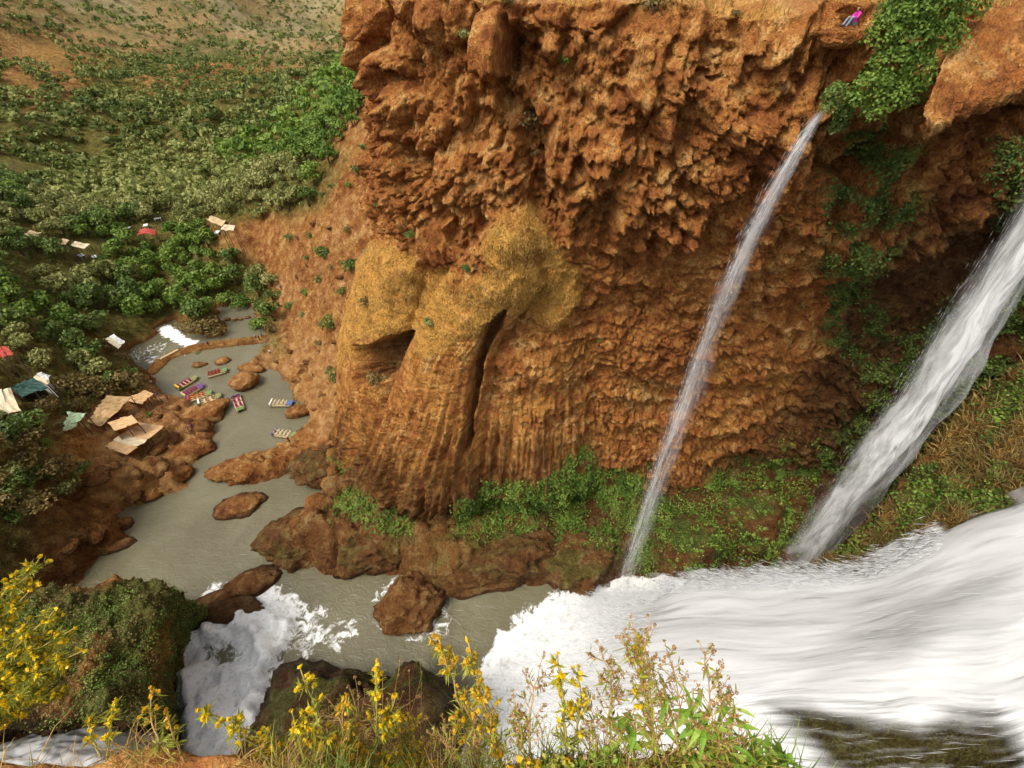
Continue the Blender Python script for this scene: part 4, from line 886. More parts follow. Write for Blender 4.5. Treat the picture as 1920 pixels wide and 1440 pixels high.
fs = poly_sd(cu, cv, FOREST_PX)
far = np.hypot(cand[:, 0], cand[:, 1]) > 330
bn = fbm(cand[:, 0] * 0.016, cand[:, 1] * 0.016, 8, 4)
GAPS = [[(40,110),(150,150),(110,80),(0,60),(0,110)],[(0,640),(30,680),(95,700),(100,745),(30,790),(-30,790)],[(160,800),(200,735),(290,725),(320,800),(200,870)],[(105,775),(165,765),(160,812),(110,815)],[(190,625),(240,625),(240,660),(200,660)],[(230,425),(330,408),(330,440),(240,446)],[(380,405),(450,405),(450,440),(400,440)],[(110,445),(200,440),(200,465),(110,465)],[(140,480),(200,478),(200,494),(140,494)],[(40,425),(85,425),(85,445),(40,445)],[(50,300),(90,320),(60,340)],[(150,810),(330,800),(330,940),(100,940)],[(215,590),(330,600),(320,625),(215,625)]]
gap = np.max([poly_sd(cu, cv, g) for g in GAPS], 0)
pr = np.where(far, np.where((cv < 120) & (fs < 60), 0.95, 0.98) * np.where(bn > 0.25, 0.65, 1), 0.93)
ok &= ((fs > 0) | (far & (cv < 200))) & (gap < 0) & (rs.rand(len(cand)) < pr)
cand, cz, cu, cv, cd = (a[ok] for a in (cand, cz, cu, cv, cd))
order = np.argsort(cd); cand, cz, cu, cv, cd = (a[order] for a in (cand, cz, cu, cv, cd))
GROVE = [(60,420),(60,360),(200,290),(420,260),(560,300),(590,370),(480,412),(300,420)]
RSLOPE = [(400,290),(520,220),(600,150),(650,100),(700,60),(700,250),(600,380),(540,370)]
gsd = poly_sd(cu, cv, GROVE) + 25 * fbm(cand[:, 0] * .03, cand[:, 1] * .03, 1, 2); rsd = poly_sd(cu, cv, RSLOPE) + 20 * fbm(cand[:, 0] * .03, cand[:, 1] * .03, 5, 2)
hv = fbm(cand[:, 0] * .025, cand[:, 1] * .025, 12, 3)
NIND = 290
for i in range(min(NIND, len(cand))):
    x, y, z = cand[i, 0], cand[i, 1], cz[i]
    low = cv[i] > 640
    if gsd[i] > 0: k, lab = 'olive_tree', 'grey green olive tree of the terraced grove beyond the river'
    elif rsd[i] > 0: k, lab = 'bright_tree', 'bright green tree on the slope behind the cliff corner'
    elif low and rs.rand() < 0.35: k, lab = 'dry_shrub', 'brown twiggy bush on the left bank among the shelters'
    elif hv[i] > 0.12: k, lab = 'bright_tree', 'fresh green riverside tree among darker ones on the left bank'
    elif hv[i] < -0.2: k, lab = 'olive_tree', 'pale olive tree among dark trees on the left bank'
    else: k, lab = 'leafy_tree', 'dark green bushy tree crowding the left bank woods'
    cat = 'bush' if 'shrub' in k else 'tree'
    sc = rs.uniform(0.8, 1.4) * (0.75 if low else 1.0) * (1.5 if 'shrub' in k else 1)
    plant(k, (x, y, z - 0.25), sc, lab, lab + ' group', cat)
# remaining wood reads as one mass
idx = np.arange(NIND, len(cand)); Vs, Ts, Vr, Tr = [], [], [], []; nl = 70
for i in idx:
    r = rs.uniform(2.3, 4.0) * (0.9 if cd[i] > 420 else 1.0); h = r * rs.uniform(1.2, 1.8)
    if cv[i] < 70 or cd[i] > 460: r *= rs.uniform(0.6, 1.3)
    m_ = nl if cd[i] < 290 else 38
    P, n_, k_ = crown_points(m_, rand_lobes(5, r, h, rs, 0.85), rs, 0.8)
    V_, _ = leaf_quads(P + np.array([cand[i, 0], cand[i, 1], cz[i] - 0.3]), n_, r * 0.40 * rs.uniform(0.7, 1.3, m_), 1.3, rs)
    base = 0.62 + 0.1 * rs.normal() if gsd[i] > 0 else (0.36 + 0.14 * rs.normal() + 0.25 * hv[i])
    if rsd[i] > 0: Vr.append(V_); Tr.append(np.repeat(np.clip(0.5 + 0.15 * rs.normal() + 0.15 * rs.normal(size=m_), 0, 1), 4))
    else: Vs.append(V_); Ts.append(np.repeat(np.clip(base + 0.15 * rs.normal(size=m_), 0, 1), 4))
for nm, mt_, A_, B2, lab in (('woodland', 'wood_mix', Vs, Ts, 'dense green woodland covering the far valley sides'), ('wooded_ridge', 'bright', Vr, Tr, 'bright green wood on the ridge running down from the cliff corner')):
    V_ = np.concatenate(A_); T_ = np.concatenate(B2)
    tag(link(nm, mesh_np(nm, V_, np.arange(len(V_)).reshape(-1, 4), M[mt_], {'tone': np.stack([T_, T_, T_], 1)}, smooth=False)), lab, 'woodland', None, 'stuff')
# undergrowth between the near trees
uc = poisson(9000, 2.0, (-150, -45), (30, 175)); uz = land(uc[:, 0], uc[:, 1]); uu_, uv_, ud_ = proj(np.concatenate([uc, uz[:, None]], 1))
ok = (uz > 1.3) & (poly_sd(uu_, uv_, FOREST_PX) > 0) & (np.max([poly_sd(uu_, uv_, g) for g in GAPS], 0) < 4) & (uu_ > -30) & (uv_ > 380) & (fbm(uc[:, 0] * .06, uc[:, 1] * .06, 71, 3) > -0.25)
Vs, Ts = [], []
for p, z in zip(uc[ok], uz[ok]):
    r = rs.uniform(0.7, 1.6); P, n_, k_ = crown_points(42, rand_lobes(3, r, r * 1.1, rs, 0.8), rs, 0.7); V_, _ = leaf_quads(P + np.array([p[0], p[1], z - 0.1]), n_, 0.3 * rs.uniform(0.7, 1.4, 42), 1.5, rs)
    Vs.append(V_); Ts.append(np.repeat(np.clip(0.5 + 0.2 * rs.normal() + 0.16 * rs.normal(size=42), 0, 1), 4))
V_ = np.concatenate(Vs); T_ = np.concatenate(Ts)
tag(link('undergrowth', mesh_np('undergrowth', V_, np.arange(len(V_)).reshape(-1, 4), M['wood_mix'], {'tone': np.stack([T_, T_, T_], 1)}, smooth=False)), 'low green undergrowth between the trees of the left bank', 'undergrowth', None, 'stuff')
# --- single shrubs on the slope, banks and islands (bearing, height above land handled by land())
_ts = np.arange(30, 420, 0.6)
def on_land(u, v):
    """first point of the land along a bearing"""
    P = CAM + ray(u, v) * _ts[:, None]; h = land(P[:, 0], P[:, 1]); k = np.argmax(h > P[:, 2]); p = P[k]
    return (float(p[0]), float(p[1]), float(h[k]) - 0.15)
def size_at(u, v, px): p = on_land(u, v); return px / 850 * proj(np.array(p))[2]
SHR = [('shrub',607,470,42,'dark bush on the red slope above the sandy flat'),('shrub',660,495,44,'green bush tucked against the cliff foot on the red slope'),('shrub',618,600,40,'round dark bush on the bank above the beach'),('shrub',638,698,46,'dark bush beside the curtain foot on the sandy bank'),
       ('shrub',680,275,22,'small round bush below the cliff corner'),('shrub',672,318,30,'small bush on the upper red slope under the cliff'),('green_shrub',655,345,20,'light tuft on the red slope near the cliff corner'),('shrub',625,350,18,'tiny bush on the crest of the red slope'),('shrub',605,365,16,'low bush where the red slope meets the wood'),
       ('sage_shrub',545,445,26,'sage bush on the bare red slope'),('sage_shrub',510,522,46,'pale bush at the edge of the sandy flat'),('shrub',600,525,26,'green bush beside the path down the red slope'),('green_shrub',575,545,24,'light bush by the path below the red slope'),('shrub',578,482,20,'little bush beside the larger slope bush'),('shrub',545,570,22,'bush at the foot of the sandy path'),('dry_shrub',655,430,26,'brown bush on the slope beside the cliff'),('sage_shrub',690,470,24,'sage bush against the cliff curtain'),('shrub',585,440,20,'small dark bush high on the red slope'),('shrub',640,545,22,'green bush beneath the cliff on the steep red slope'),('dry_shrub',625,500,20,'dry bush halfway up the red slope'),('sage_shrub',570,590,22,'sage clump above the beach path'),('dry_shrub',600,640,18,'dry tuft at the top of the beach')]
for k, u, v, px, lab in SHR:
    plant(k, on_land(u, v + px * 0.35), size_at(u, v, px) / 3.9, lab, None, 'bush')
BIG = [('dry_shrub',384,605,62,'broad olive brown bush filling the river island'),('dry_shrub',352,606,40,'smaller brown bush on the river island edge'),('dry_shrub',408,618,40,'low twiggy bush on the island by the rapids'),('green_shrub',490,605,46,'bright green bush beside the stepping stones'),('green_shrub',455,560,50,'light green reedy bush above the upper pool'),('green_shrub',425,553,44,'pale green reeds leaning over the upper pool'),('green_shrub',500,582,36,'fresh green bush at the pool corner'),('dry_shrub',512,612,30,'brown bush on the bank by the ford'),
       ('shrub',175,655,66,'large dark tree bush over the left rapids'),('shrub',145,600,60,'dark bush above the white plastic sheets'),('dry_shrub',250,712,60,'brown bush leaning over the landing beach'),('dry_shrub',205,712,70,'olive brown thicket above the tan roofs'),('dry_shrub',160,725,60,'brown thicket behind the long tan roof'),('green_shrub',279,775,24,'small bright green bush by the landing beach'),('dry_shrub',80,800,50,'dry bush under the pale green canvas'),('dry_shrub',60,850,60,'dry brown bush on the left slope below the tents'),('shrub',30,900,60,'dark bush low on the left slope'),('dry_shrub',150,880,50,'dry scrub on the slope below the large shelter'),('dry_shrub',30,800,50,'dry scrub below the pale tent roof'),('green_shrub',90,830,36,'green tuft on the left slope'),
       ('green_shrub',375,663,16,'green grass clump on the causeway spit'),('green_shrub',402,668,18,'second green clump on the causeway spit near the rock')]
for k, u, v, px, lab in BIG:
    plant(k, on_land(u, v + px * 0.3), size_at(u, v, px) / 3.9, lab, None, 'bush', sz=0.8)
# --- plants growing on the cliff
def on_cliff(u, v): p, n_ = cliff_point(u, v); return p, n_
CLS = [('sage_shrub',868,72,36,'blue green bush hanging beside the tufa slab'),('green_shrub',1056,118,28,'small green bush clinging below the rim'),('dry_shrub',985,235,60,'olive bush on a ledge of the upper cliff'),('dry_shrub',955,8,30,'brown tuft on the cliff rim'),('dry_shrub',1225,18,56,'round olive bush at the cliff rim'),('sage_shrub',805,605,32,'sage bush beside the cave mouth'),('dry_shrub',712,715,40,'brown bush below the cave mouth'),('dry_shrub',1005,290,20,'dry tuft under the ledge bush'),('shrub',770,445,22,'dark tuft above the left ochre mantle'),('shrub',875,505,24,'dark tuft between the ochre mantles'),('green_shrub',1163,325,16,'tiny green tuft on the knobbly wall'),('green_shrub',1125,640,12,'tiny tuft on the bedded wall'),('green_shrub',705,385,14,'tiny green tuft near the cliff corner'),('dry_shrub',690,570,30,'dry tuft on the left mantle edge'),('dry_shrub',1378,30,20,'small brown tuft on the rim near the sitting person')]
for k, u, v, px, lab in CLS:
    p, n_ = on_cliff(u, v); sc = px / 850 * float(proj(p)[2]) / 3.7
    plant(k, tuple(p + n_ * 0.35 * sc + np.array([0, 0, -0.75 * sc])), sc, lab, None, 'bush')
# --- sheets of small leaves on wet rock: carpets nobody could count
def carpet(name, surf, nrm_, wgt, count, size, mat, label, lift=0.25, jit=0.15):
    w = wgt.ravel() / wgt.sum(); k = rs.choice(len(w), count, p=w); P = surf.reshape(-1, 3)[k] + jit * rs.normal(size=(count, 3)); n_ = nrm_.reshape(-1, 3)[k]
    q = fbm(P[:, 0] * 0.5, P[:, 1] * 0.5, P[:, 2] * 0.5, 3); P = P + n_ * (lift * rs.rand(count) * (1 + q))[:, None]
    nn = n_ * 0.6 + np.array([0, 0, 0.7]) + 0.5 * rs.normal(size=(count, 3)); nn /= np.linalg.norm(nn, axis=1)[:, None]
    V_, F_ = leaf_quads(P, nn, size * rs.uniform(0.6, 1.4, count), 1.3, rs)
    T_ = np.repeat(np.clip(0.5 + 0.5 * q + 0.16 * rs.normal(size=count), 0, 1), 4)
    return tag(link(name, mesh_np(name, V_, F_, M[mat], {'tone': np.stack([T_, T_, T_], 1)}, smooth=False)), label, 'plants', None, 'stuff')
cu_, cv_, _ = _cl_proj; fac = np.clip((_cl_n * (CAM - CPn)).sum(-1) / np.linalg.norm(CAM - CPn, axis=-1), 0.02, 1) * (sv[:, None] > s_corner - 4)
def cm(pts, w, k): return ss(-w, w, poly_sd(cu_, cv_, pts) + k * wu) * fac
carpet('fern_carpet', CPn, _cl_n, cm([(850,945),(900,905),(1000,905),(1060,870),(1100,840),(1120,890),(1210,880),(1215,990),(1140,1010),(1050,1020),(960,1010),(860,985)], 10, 1.0) * ss(-0.6, -0.1, mossn), 26000, 0.22, 'bright', 'carpet of small green ferns at the foot of the tufa curtains', 0.8)
carpet('fern_carpet', CPn, _cl_n, cm([(1270,960),(1390,870),(1470,860),(1480,900),(1430,960),(1380,1010),(1300,1050),(1240,1090),(1200,1080)], 14, 1.6) * ss(-0.2, 0.15, mossn) + 0.25 * cm([(1480,840),(1560,800),(1560,900),(1450,1010),(1350,1090),(1250,1100)], 14, 1.6) * ss(0.0, 0.3, mossn), 16000, 0.21, 'bright', 'vivid green ferns on the wet wall between the two falls', 0.5)
carpet('moss_curtain', CPn, _cl_n, cm([(1560,230),(1640,230),(1700,300),(1690,400),(1640,520),(1560,600),(1540,480)], 25, 2.0) * ss(-0.25, 0.2, mossn) + cm([(1860,260),(1930,250),(1930,420),(1880,420)], 15, 1.5) + 0.7 * cm([(1520,560),(1640,500),(1700,640),(1620,700),(1540,640)], 20, 2.0) * ss(-0.1, 0.3, mossn), 15000, 0.18, 'darkgreen', 'dark green hanging plants on the recess wall beside the thin fall', 0.4)
carpet('fern_carpet', CPn, _cl_n, cm([(1620,700),(1800,560),(1930,480),(1930,760),(1800,900),(1650,1080),(1540,1090)], 25, 2.0) * ss(-0.35, 0.1, mossn), 14000, 0.24, 'darkgreen', 'dark wet greenery behind the broad fall', 0.5)
tu, tv, _ = proj(TP); TN = N
carpet('ground_cover', TP, TN, (ss(-8, 8, poly_sd(tu, tv, [(640,910),(700,915),(780,960),(770,1000),(700,1000),(640,970),(610,1000),(625,940)]) + 10 * nz) + 0.5 * ss(-8, 8, poly_sd(tu, tv, [(600,850),(660,830),(690,880),(640,890)]) + 8 * nz) + 0.4 * ss(-8, 8, poly_sd(tu, tv, [(840,930),(960,930),(960,1000),(850,980)]))) * (Z > 1.0), 10000, 0.18, 'bright', 'pale green creeping plants over the cliff foot ledge', 0.3)
carpet('ground_cover', TP, TN, (ss(-15, 15, poly_sd(tu, tv, [(1230,920),(1560,840),(1600,1000),(1450,1090),(1180,1100),(1190,1000)]) + 30 * nz) * 2.2 * ss(-0.3, 0.1, fbm(X * 0.3, Y * 0.3, 77, 3)) + 1.6 * ss(-15, 15, poly_sd(tu, tv, [(850,930),(1200,900),(1190,1040),(1080,1030),(960,1010),(870,990)]) + 15 * nz) * ss(-0.3, 0.1, fbm(X * 0.25, Y * 0.25, 78, 3))) * (Z > 1.0), 28000, 0.22, 'bright', 'green ferns and moss on the wet bench between the falls', 0.4, 0.45)
SPN = face_cam(SPUR); spu, spv, _ = proj(SPUR); spq = fbm(SPUR[..., 0] * .2, SPUR[..., 1] * .2, SPUR[..., 2] * .2, 4, 0.65)
carpet('moss_tufts', SPUR, SPN, ss(-0.12, 0.12, spq + 0.2 * ss(220, 340, spu)) * ss(1385, 1330, spv) * (spu > -60) * (SPUR[..., 2] > 1), 12000, 0.13, 'bright', 'green moss and ferns over the rock spur', 0.3)
carpet('dry_scrub', SPUR, SPN, ss(-0.15, 0.1, -spq) * ss(1375, 1330, spv) * (spu > -60), 9000, 0.13, 'brownish', 'brown dry scrub over the rock spur', 0.3)
# dry grass on the right-hand ridge
def blades(C, up, ln, wd, droop, rs):
    n = len(C); a = np.cross(up, rs.normal(size=(n, 3))); a /= np.linalg.norm(a, axis=1)[:, None]; sdv = np.cross(up, a); ln = ln[:, None]; wd = wd[:, None]
    m1 = C + up * ln * 0.55 + sdv * ln * droop * 0.25; e = C + up * ln * (1 - 0.35 * droop) + sdv * ln * droop
    V_ = np.stack([C - a * wd, C + a * wd, m1 + a * wd * 0.8, m1 - a * wd * 0.8, e + a * wd * 0.12, e - a * wd * 0.12], 1).reshape(-1, 3)
    F_ = np.concatenate([np.array([[0, 1, 2, 3]]) + 6 * np.arange(n)[:, None], np.array([[3, 2, 4, 5]]) + 6 * np.arange(n)[:, None]])
    return V_, F_
def grass(name, surf, nrm_, wgt, count, ln, wd, mat, label, cat='grass', bias=(0, 0, 0.8), spread=0.4):
    w = wgt.ravel() / wgt.sum(); k = rs.choice(len(w), count, p=w); C = surf.reshape(-1, 3)[k] + 0.05 * ln * rs.normal(size=(count, 3))
    up = nrm_.reshape(-1, 3)[k] * 0.6 + np.array(bias) + spread * rs.normal(size=(count, 3)); up /= np.linalg.norm(up, axis=1)[:, None]
    V_, F_ = blades(C, up, ln * rs.uniform(0.5, 1.2, count), wd * rs.uniform(0.7, 1.2, count), 0.5, rs)
    T_ = np.repeat(np.clip(0.5 + 0.2 * rs.normal(size=count), 0, 1), 6)
    return tag(link(name, mesh_np(name, V_, F_, M[mat], {'tone': np.stack([T_, T_, T_], 1)})), label, cat, None, 'stuff')
grass('dry_grass', RIDGE, RIDGE_N, ss(-0.35, 0.15, RIDGE_Q) + 0.02, 9000, 1.5, 0.05, 'brownish', 'brown dry grass matted over the ridge')
grass('dry_grass', RIDGE, RIDGE_N, ss(0.05, 0.35, RIDGE_Q) + 0.02, 5000, 1.1, 0.045, 'drygrass', 'straw coloured grass on the lower ridge by the white water')
carpet('ridge_ferns', RIDGE, RIDGE_N, ss(0.0, 0.3, -RIDGE_Q + 0.1) + 0.01, 7000, 0.24, 'bright', 'green ferns in patches on the ridge', 0.4)
mant = (m_mantle * fac)
grass('mantle_grass', CPn, _cl_n, mant * ss(-0.4, 0.1, mossn) + 1e-6, 15000, 0.34, 0.03, 'drygrass', 'ochre dry grass draped on the tufa mantles', bias=(0, 0, -0.5), spread=0.3)
plw = np.zeros(CL.shape[:2]); plw[:, NZ - 6:NZ + 14] = 1; plw *= ss(0.2, 0.6, zc[..., 0])
grass('rim_grass', CL, np.concatenate([_cl_n, np.tile(np.array([0, 0, 1.0]), (NS, CL.shape[1] - NZ, 1))], 1), plw + 1e-9, 7000, 0.6, 0.03, 'drygrass', 'yellow dry grass along the cliff rim')
# --- creeper bush over the notch at the right of the rim
def big_bush(name, lobes_px, nl, size, mat, label, seed):
    q = np.random.RandomState(seed); L_ = []
    for (u, v, y, r) in lobes_px:
        p = aty(np.array(u), np.array(v), y); L_.append((*p, r, r * 0.8, r))
    L_ = np.array(L_); o = L_[:, :3].mean(0).copy(); o[2] = L_[:, 2].min() - 1; L_[:, :3] -= o
    e = empty(name, tuple(o)); tag(e, label, 'bush'); c = crown_mesh('foliage', nl, L_, size, M[mat], q, 0.7); link('foliage', c, e)
    mb = MB(); 
    for l in L_[::2]: mb.tube([(l[0], l[1] + 0.7, l[2] - 0.3), (l[0], l[1] + 0.4, l[2] - 0.1), tuple(l[:3])], [0.08, 0.06, 0.03], 5)
    mb.build('stem', M['bark'], e, True)['kind'] = 'stuff'; return e
big_bush('creeper', [(1695,20,33,1.4),(1740,30,33,1.6),(1800,10,34,1.5),(1662,70,32.8,1.2),(1700,90,32.6,1.5),(1760,80,33,1.2),(1665,130,32.4,1.3),(1710,140,32.4,1.2),(1632,170,32.2,1.1),(1660,190,32.2,1.3),(1700,180,32.4,1.0),(1640,215,32.0,0.8),(1600,190,32,0.6),(1690,45,32.8,1.4)], 13000, 0.14, 'bright', 'leafy green creeper hanging over the cliff rim by the sitting person', 3)
big_bush('fern_tuft', [(1565,180,32.6,0.7),(1555,205,32.6,0.6),(1580,215,32.8,0.6),(1570,240,33,0.6)], 1600, 0.12, 'green_shrub' if False else 'darkgreen', 'ferny tuft where the thin waterfall leaves the cliff', 4)

for i in range(46):
    u, v_ = rs.uniform(-20, 190), rs.uniform(790, 1060)
    if v_ > 940 + 0.3 * (190 - u) or poly_sd(np.array([u]), np.array([v_]), [(160,800),(330,790),(330,870),(180,870)])[0] > 0: continue
    k = ('dry_shrub', 'dry_shrub', 'shrub', 'sage_shrub')[rs.randint(4)]; p = on_land(u, v_)
    if p[2] > 1.5: plant(k, p, rs.uniform(0.8, 1.5), 'low scrubby bush on the dark left slope below the tents', 'bushes of the dark left slope', 'bush', sz=0.75)

for o_ in [o for o in col.objects if o.name.startswith('ledge_rock') and 'mossy' in o['label']]:
    me_ = o_.data; co_ = np.empty(len(me_.vertices) * 3, np.float32); me_.vertices.foreach_get('co', co_); co_ = co_.reshape(-1, 3); nn_ = co_ / (np.linalg.norm(co_, axis=1)[:, None] + 1e-6)
    W_ = co_ + np.array(o_.location); q_ = fbm(W_[:, 0] * 0.4, W_[:, 1] * 0.4, W_[:, 2] * 0.4, 3)
    carpet('rock_ferns', W_, nn_, ss(-0.2, 0.2, q_) * ss(-0.2, 0.3, nn_[:, 2]) + 1e-6, 3000, 0.22, 'bright', 'green ferns over the ' + o_['label'], 0.4, 0.2)
# ------------------------------------------------------------------ boats
PAL = {'magenta': (0.32, 0.035, 0.13), 'red': (0.36, 0.045, 0.03), 'orange': (0.6, 0.2, 0.03), 'tan': (0.5, 0.36, 0.2), 'cream': (0.6, 0.52, 0.36), 'olive': (0.17, 0.18, 0.06), 'green': (0.13, 0.18, 0.06), 'blue': (0.07, 0.11, 0.28), 'white': (0.7, 0.7, 0.68), 'yellow': (0.6, 0.42, 0.03), 'purple': (0.12, 0.04, 0.18), 'dark': (0.04, 0.035, 0.03), 'hull': (0.16, 0.13, 0.07), 'teal': (0.03, 0.22, 0.22), 'rust': (0.32, 0.12, 0.04), 'darkgreen': (0.02, 0.06, 0.045), 'palegreen': (0.36, 0.48, 0.3), 'roof': (0.55, 0.34, 0.16), 'roof2': (0.42, 0.27, 0.12), 'pale': (0.6, 0.5, 0.33), 'denim': (0.2, 0.24, 0.32), 'skin': (0.33, 0.17, 0.09), 'hair': (0.015, 0.012, 0.01), 'pink': (0.55, 0.03, 0.30), 'grey': (0.25, 0.25, 0.25)}
for k, c in PAL.items(): M['c_' + k] = plain('paint_' + k, c, 0.65, 0.2, 1.3)
def seat_mesh(nm, colr):
    mb = MB(); mb.box((0, 0, 0.22), (0.5, 0.5, 0.1)); mb.box((0, 0.24, 0.38), (0.45, 0.05, 0.08)); mb.box((0, -0.24, 0.38), (0.45, 0.05, 0.08))
    for a in (-.2, .2):
        for b_ in (-.2, .2): mb.box((a, b_, 0.08), (0.05, 0.05, 0.2))
    bk = MB(); bk.sheet([[(-0.30, -0.25, 0.8), (-0.30, 0.25, 0.8)], [(-0.22, -0.25, 0.27), (-0.22, 0.25, 0.27)]], 0.0) if False else bk.box((-0.26, 0, 0.53), (0.08, 0.5, 0.52), 0, ('Y', -0.12))
    return mb.mesh(nm, M['c_' + colr]), bk.mesh('backrest', M['c_' + colr])
SEATM = {}
def boat(p0, p1, seats, bow, label, extra=None, ns=4, hullc='hull', flip=False):
    a = atz(np.array(p0[0]), np.array(p0[1]), 0.3); b_ = atz(np.array(p1[0]), np.array(p1[1]), 0.3)
    d = b_ - a; L_ = float(np.hypot(d[0], d[1])); c = (a + b_) / 2; L_ = min(max(L_, 4.2), 6.2)
    o = empty('boat', (c[0], c[1], 0.05), math.atan2(d[1], d[0])); tag(o, label, 'boat', 'rafts on the river pool')
    W = 2.1; h = MB()
    for s in (-1, 1):          # two upswept floats
        pts = [(-L_ / 2, s * 0.72, 0.25), (-L_ / 2 + 0.4, s * 0.74, 0.16), (0, s * 0.76, 0.14), (L_ / 2 - 0.8, s * 0.72, 0.17), (L_ / 2 - 0.2, s * 0.62, 0.34), (L_ / 2, s * 0.56, 0.46)]
        h.tube(pts, [0.2, 0.27, 0.29, 0.28, 0.22, 0.12], 8)
    h.build('hull', M['c_' + hullc], o, True)
    MB().box((-0.1, 0, 0.42), (L_ - 0.9, W - 0.25, 0.07)).build('deck', M['c_tan'], o)
    bw = MB(); bx0 = L_ / 2 - 1.35; bw.sheet([[(bx0, -0.9, 0.5), (bx0, 0.9, 0.5)], [(bx0 + 0.7, -0.85, 0.6), (bx0 + 0.7, 0.85, 0.6)], [(L_ / 2 - 0.05, -0.55, 0.72), (L_ / 2 - 0.05, 0.55, 0.72)]], 0.12).build('bow_deck', M['c_' + bow], o)
    rl = MB()
    for s in (-1, 1): rl.tube([(-L_ / 2 + 0.3, s * 0.98, 0.45), (-L_ / 2 + 0.3, s * 0.98, 0.8), (bx0, s * 0.98, 0.8), (bx0, s * 0.98, 0.45)], 0.03, 5)
    rl.build('side_rail', M['c_olive'], o)
    if seats not in SEATM: SEATM[seats] = seat_mesh('seat', seats)
    for i in range(ns):
        for s in (-0.45, 0.45):
            q = link('seat', SEATM[seats][0], o); link('backrest', SEATM[seats][1], q); q.location = (-L_ / 2 + 0.75 + i * (L_ - 2.5) / max(ns - 1, 1), s, 0.46)
    if extra: MB().box((-L_ / 2 + 0.25, 0, 0.75), (0.35, 1.9, 0.6)).build('stern_box', M['c_' + extra], o)
    return o
boat((332,729),(370,707),'magenta','olive','raft with pink seats and yellow stern moored nearest the causeway','yellow')
boat((389,705),(427,694),'red','green','raft with red seats and green bow in mid pool',None)
boat((344,744),(382,722),'magenta','purple','raft with magenta seats and dark bow in the moored row','tan',5)
boat((352,751),(399,736),'orange','green','raft with orange seats in the middle of the moored row','magenta',4)
boat((372,757),(416,741),'tan','olive','olive raft with white and blue bow box at the end of the moored row','white',3)
boat((442,744),(453,771),'magenta','green','raft with pink seats and green bow drifting past the pale boulder','teal',3)
boat((508,757),(550,757),'cream','blue','raft with blue bow and cream seats at the right shore','white',4)
boat((514,812),(556,817),'cream','olive','olive raft with cream seats and maroon stern below the blue bowed raft','purple',4)
boat((386,786),(413,776),'olive','olive','empty olive raft moored under the red slab',None,3)
# ------------------------------------------------------------------ shelters
def canopy(name, px, z, colr, label, legs=2.6, sag=0.25, cat='shelter', lift=0.0, rows=5, wall=None, th=0.08, strips=None):
    """roof sheet over its four surveyed corners, on posts"""
    z = list(z) if hasattr(z, '__len__') else [z] * 4
    g0 = on_land(sum(a for a, _ in px) / 4, sum(b for _, b in px) / 4)[2] + 0.15 + legs; mz = sum(z) / 4; z = [g0 + (q_ - mz) + lift for q_ in z]
    A, B_, C_, D_ = [atz(np.array(u), np.array(v), zz) for (u, v), zz in zip(px, z if hasattr(z, '__len__') else [z] * 4)]
    ctr = (A + B_ + C_ + D_) / 4; gz_ = float(land(np.array([ctr[0]]), np.array([ctr[1]]))[0]); o = empty(name, (ctr[0], ctr[1], gz_)); tag(o, label, cat)
    off = np.array([ctr[0], ctr[1], gz_]); A, B_, C_, D_ = A - off, B_ - off, C_ - off, D_ - off; q = np.random.RandomState(int(abs(px[0][0])) + 3); n = rows + 2
    ns_ = strips or 3
    for s in range(ns_):          # roof laid as separate overlapping sheets
        P = []
        for i in range(n):
            row = []
            for j in range(4):
                u = (s + (j / 3) * 1.03) / ns_; v = i / (n - 1); p = (A * (1 - u) + B_ * u) * (1 - v) + (D_ * (1 - u) + C_ * u) * v
                p = p + np.array([0, 0, -sag * 4 * v * (1 - v) * 0.5 + 0.06 * (s % 2) + 0.09 * q.normal()]) + np.array([*(0.10 * q.normal(size=2)), 0]) * (i in (0, n - 1))
                row.append(tuple(p))
            P.append(row)
        MB().sheet(P, th).build('roof_sheet', M['c_' + (colr if not isinstance(colr, (list, tuple)) else colr[s % len(colr)])], o, False)
    for p in (A, B_, C_, D_, (A + B_) / 2, (C_ + D_) / 2):
        g = p * 0.95; gl = float(land(np.array([g[0] + off[0]]), np.array([g[1] + off[1]]))[0]) - gz_
        if p[2] - gl > 0.4: MB().tube([(g[0], g[1], gl - 0.1), (g[0], g[1], p[2] - 0.12)], 0.09, 6).build('post', M['bark'], o)
    if wall:
        c = [A * 0.9, B_ * 0.9, C_ * 0.9, D_ * 0.9]; wm = MB()
        for a, b_ in ((0, 3), (0, 1)):
            p, r = c[a], c[b_]; wm.sheet([[(p[0], p[1], p[2] - 0.25), (r[0], r[1], r[2] - 0.25)], [(p[0] + .05, p[1] + .05, -0.3), (r[0] + .05, r[1] + .05, -0.3)]], 0.05)
        wm.build('wall', M['c_' + wall], o)
    return o
def gz_px(u, v): return on_land(u, v)[2]
canopy('shelter', [(196,838),(256,792),(309,799),(238,852)], [8,8,7.4,7.4], ['roof', 'pale', 'roof'], 'large patched tan roofed shelter on the red landing', wall='rust', strips=4)
sh = canopy('shelter', [(203,792),(246,778),(258,792),(214,808)], [10.6,10.6,10.4,10.4], 'roof', 'small raised orange hut behind the large tan roof', wall='orange', strips=2, lift=1.6)
canopy('shelter', [(163,790),(200,742),(248,744),(190,800)], [9.8,10,8.6,8.6], ['roof2', 'roof', 'roof2'], 'long brown thatched roof above the landing', wall='rust', strips=4)
canopy('shelter', [(232,750),(272,731),(287,738),(266,757)], [8.4,8.2,7.6,7.8], 'roof', 'tan corner roof at the path by the moored rafts')
canopy('canvas_awning', [(117,808),(127,772),(160,775),(140,801)], [12.5,13,12,11.6], 'palegreen', 'pale green canvas awning on the slope', cat='awning')
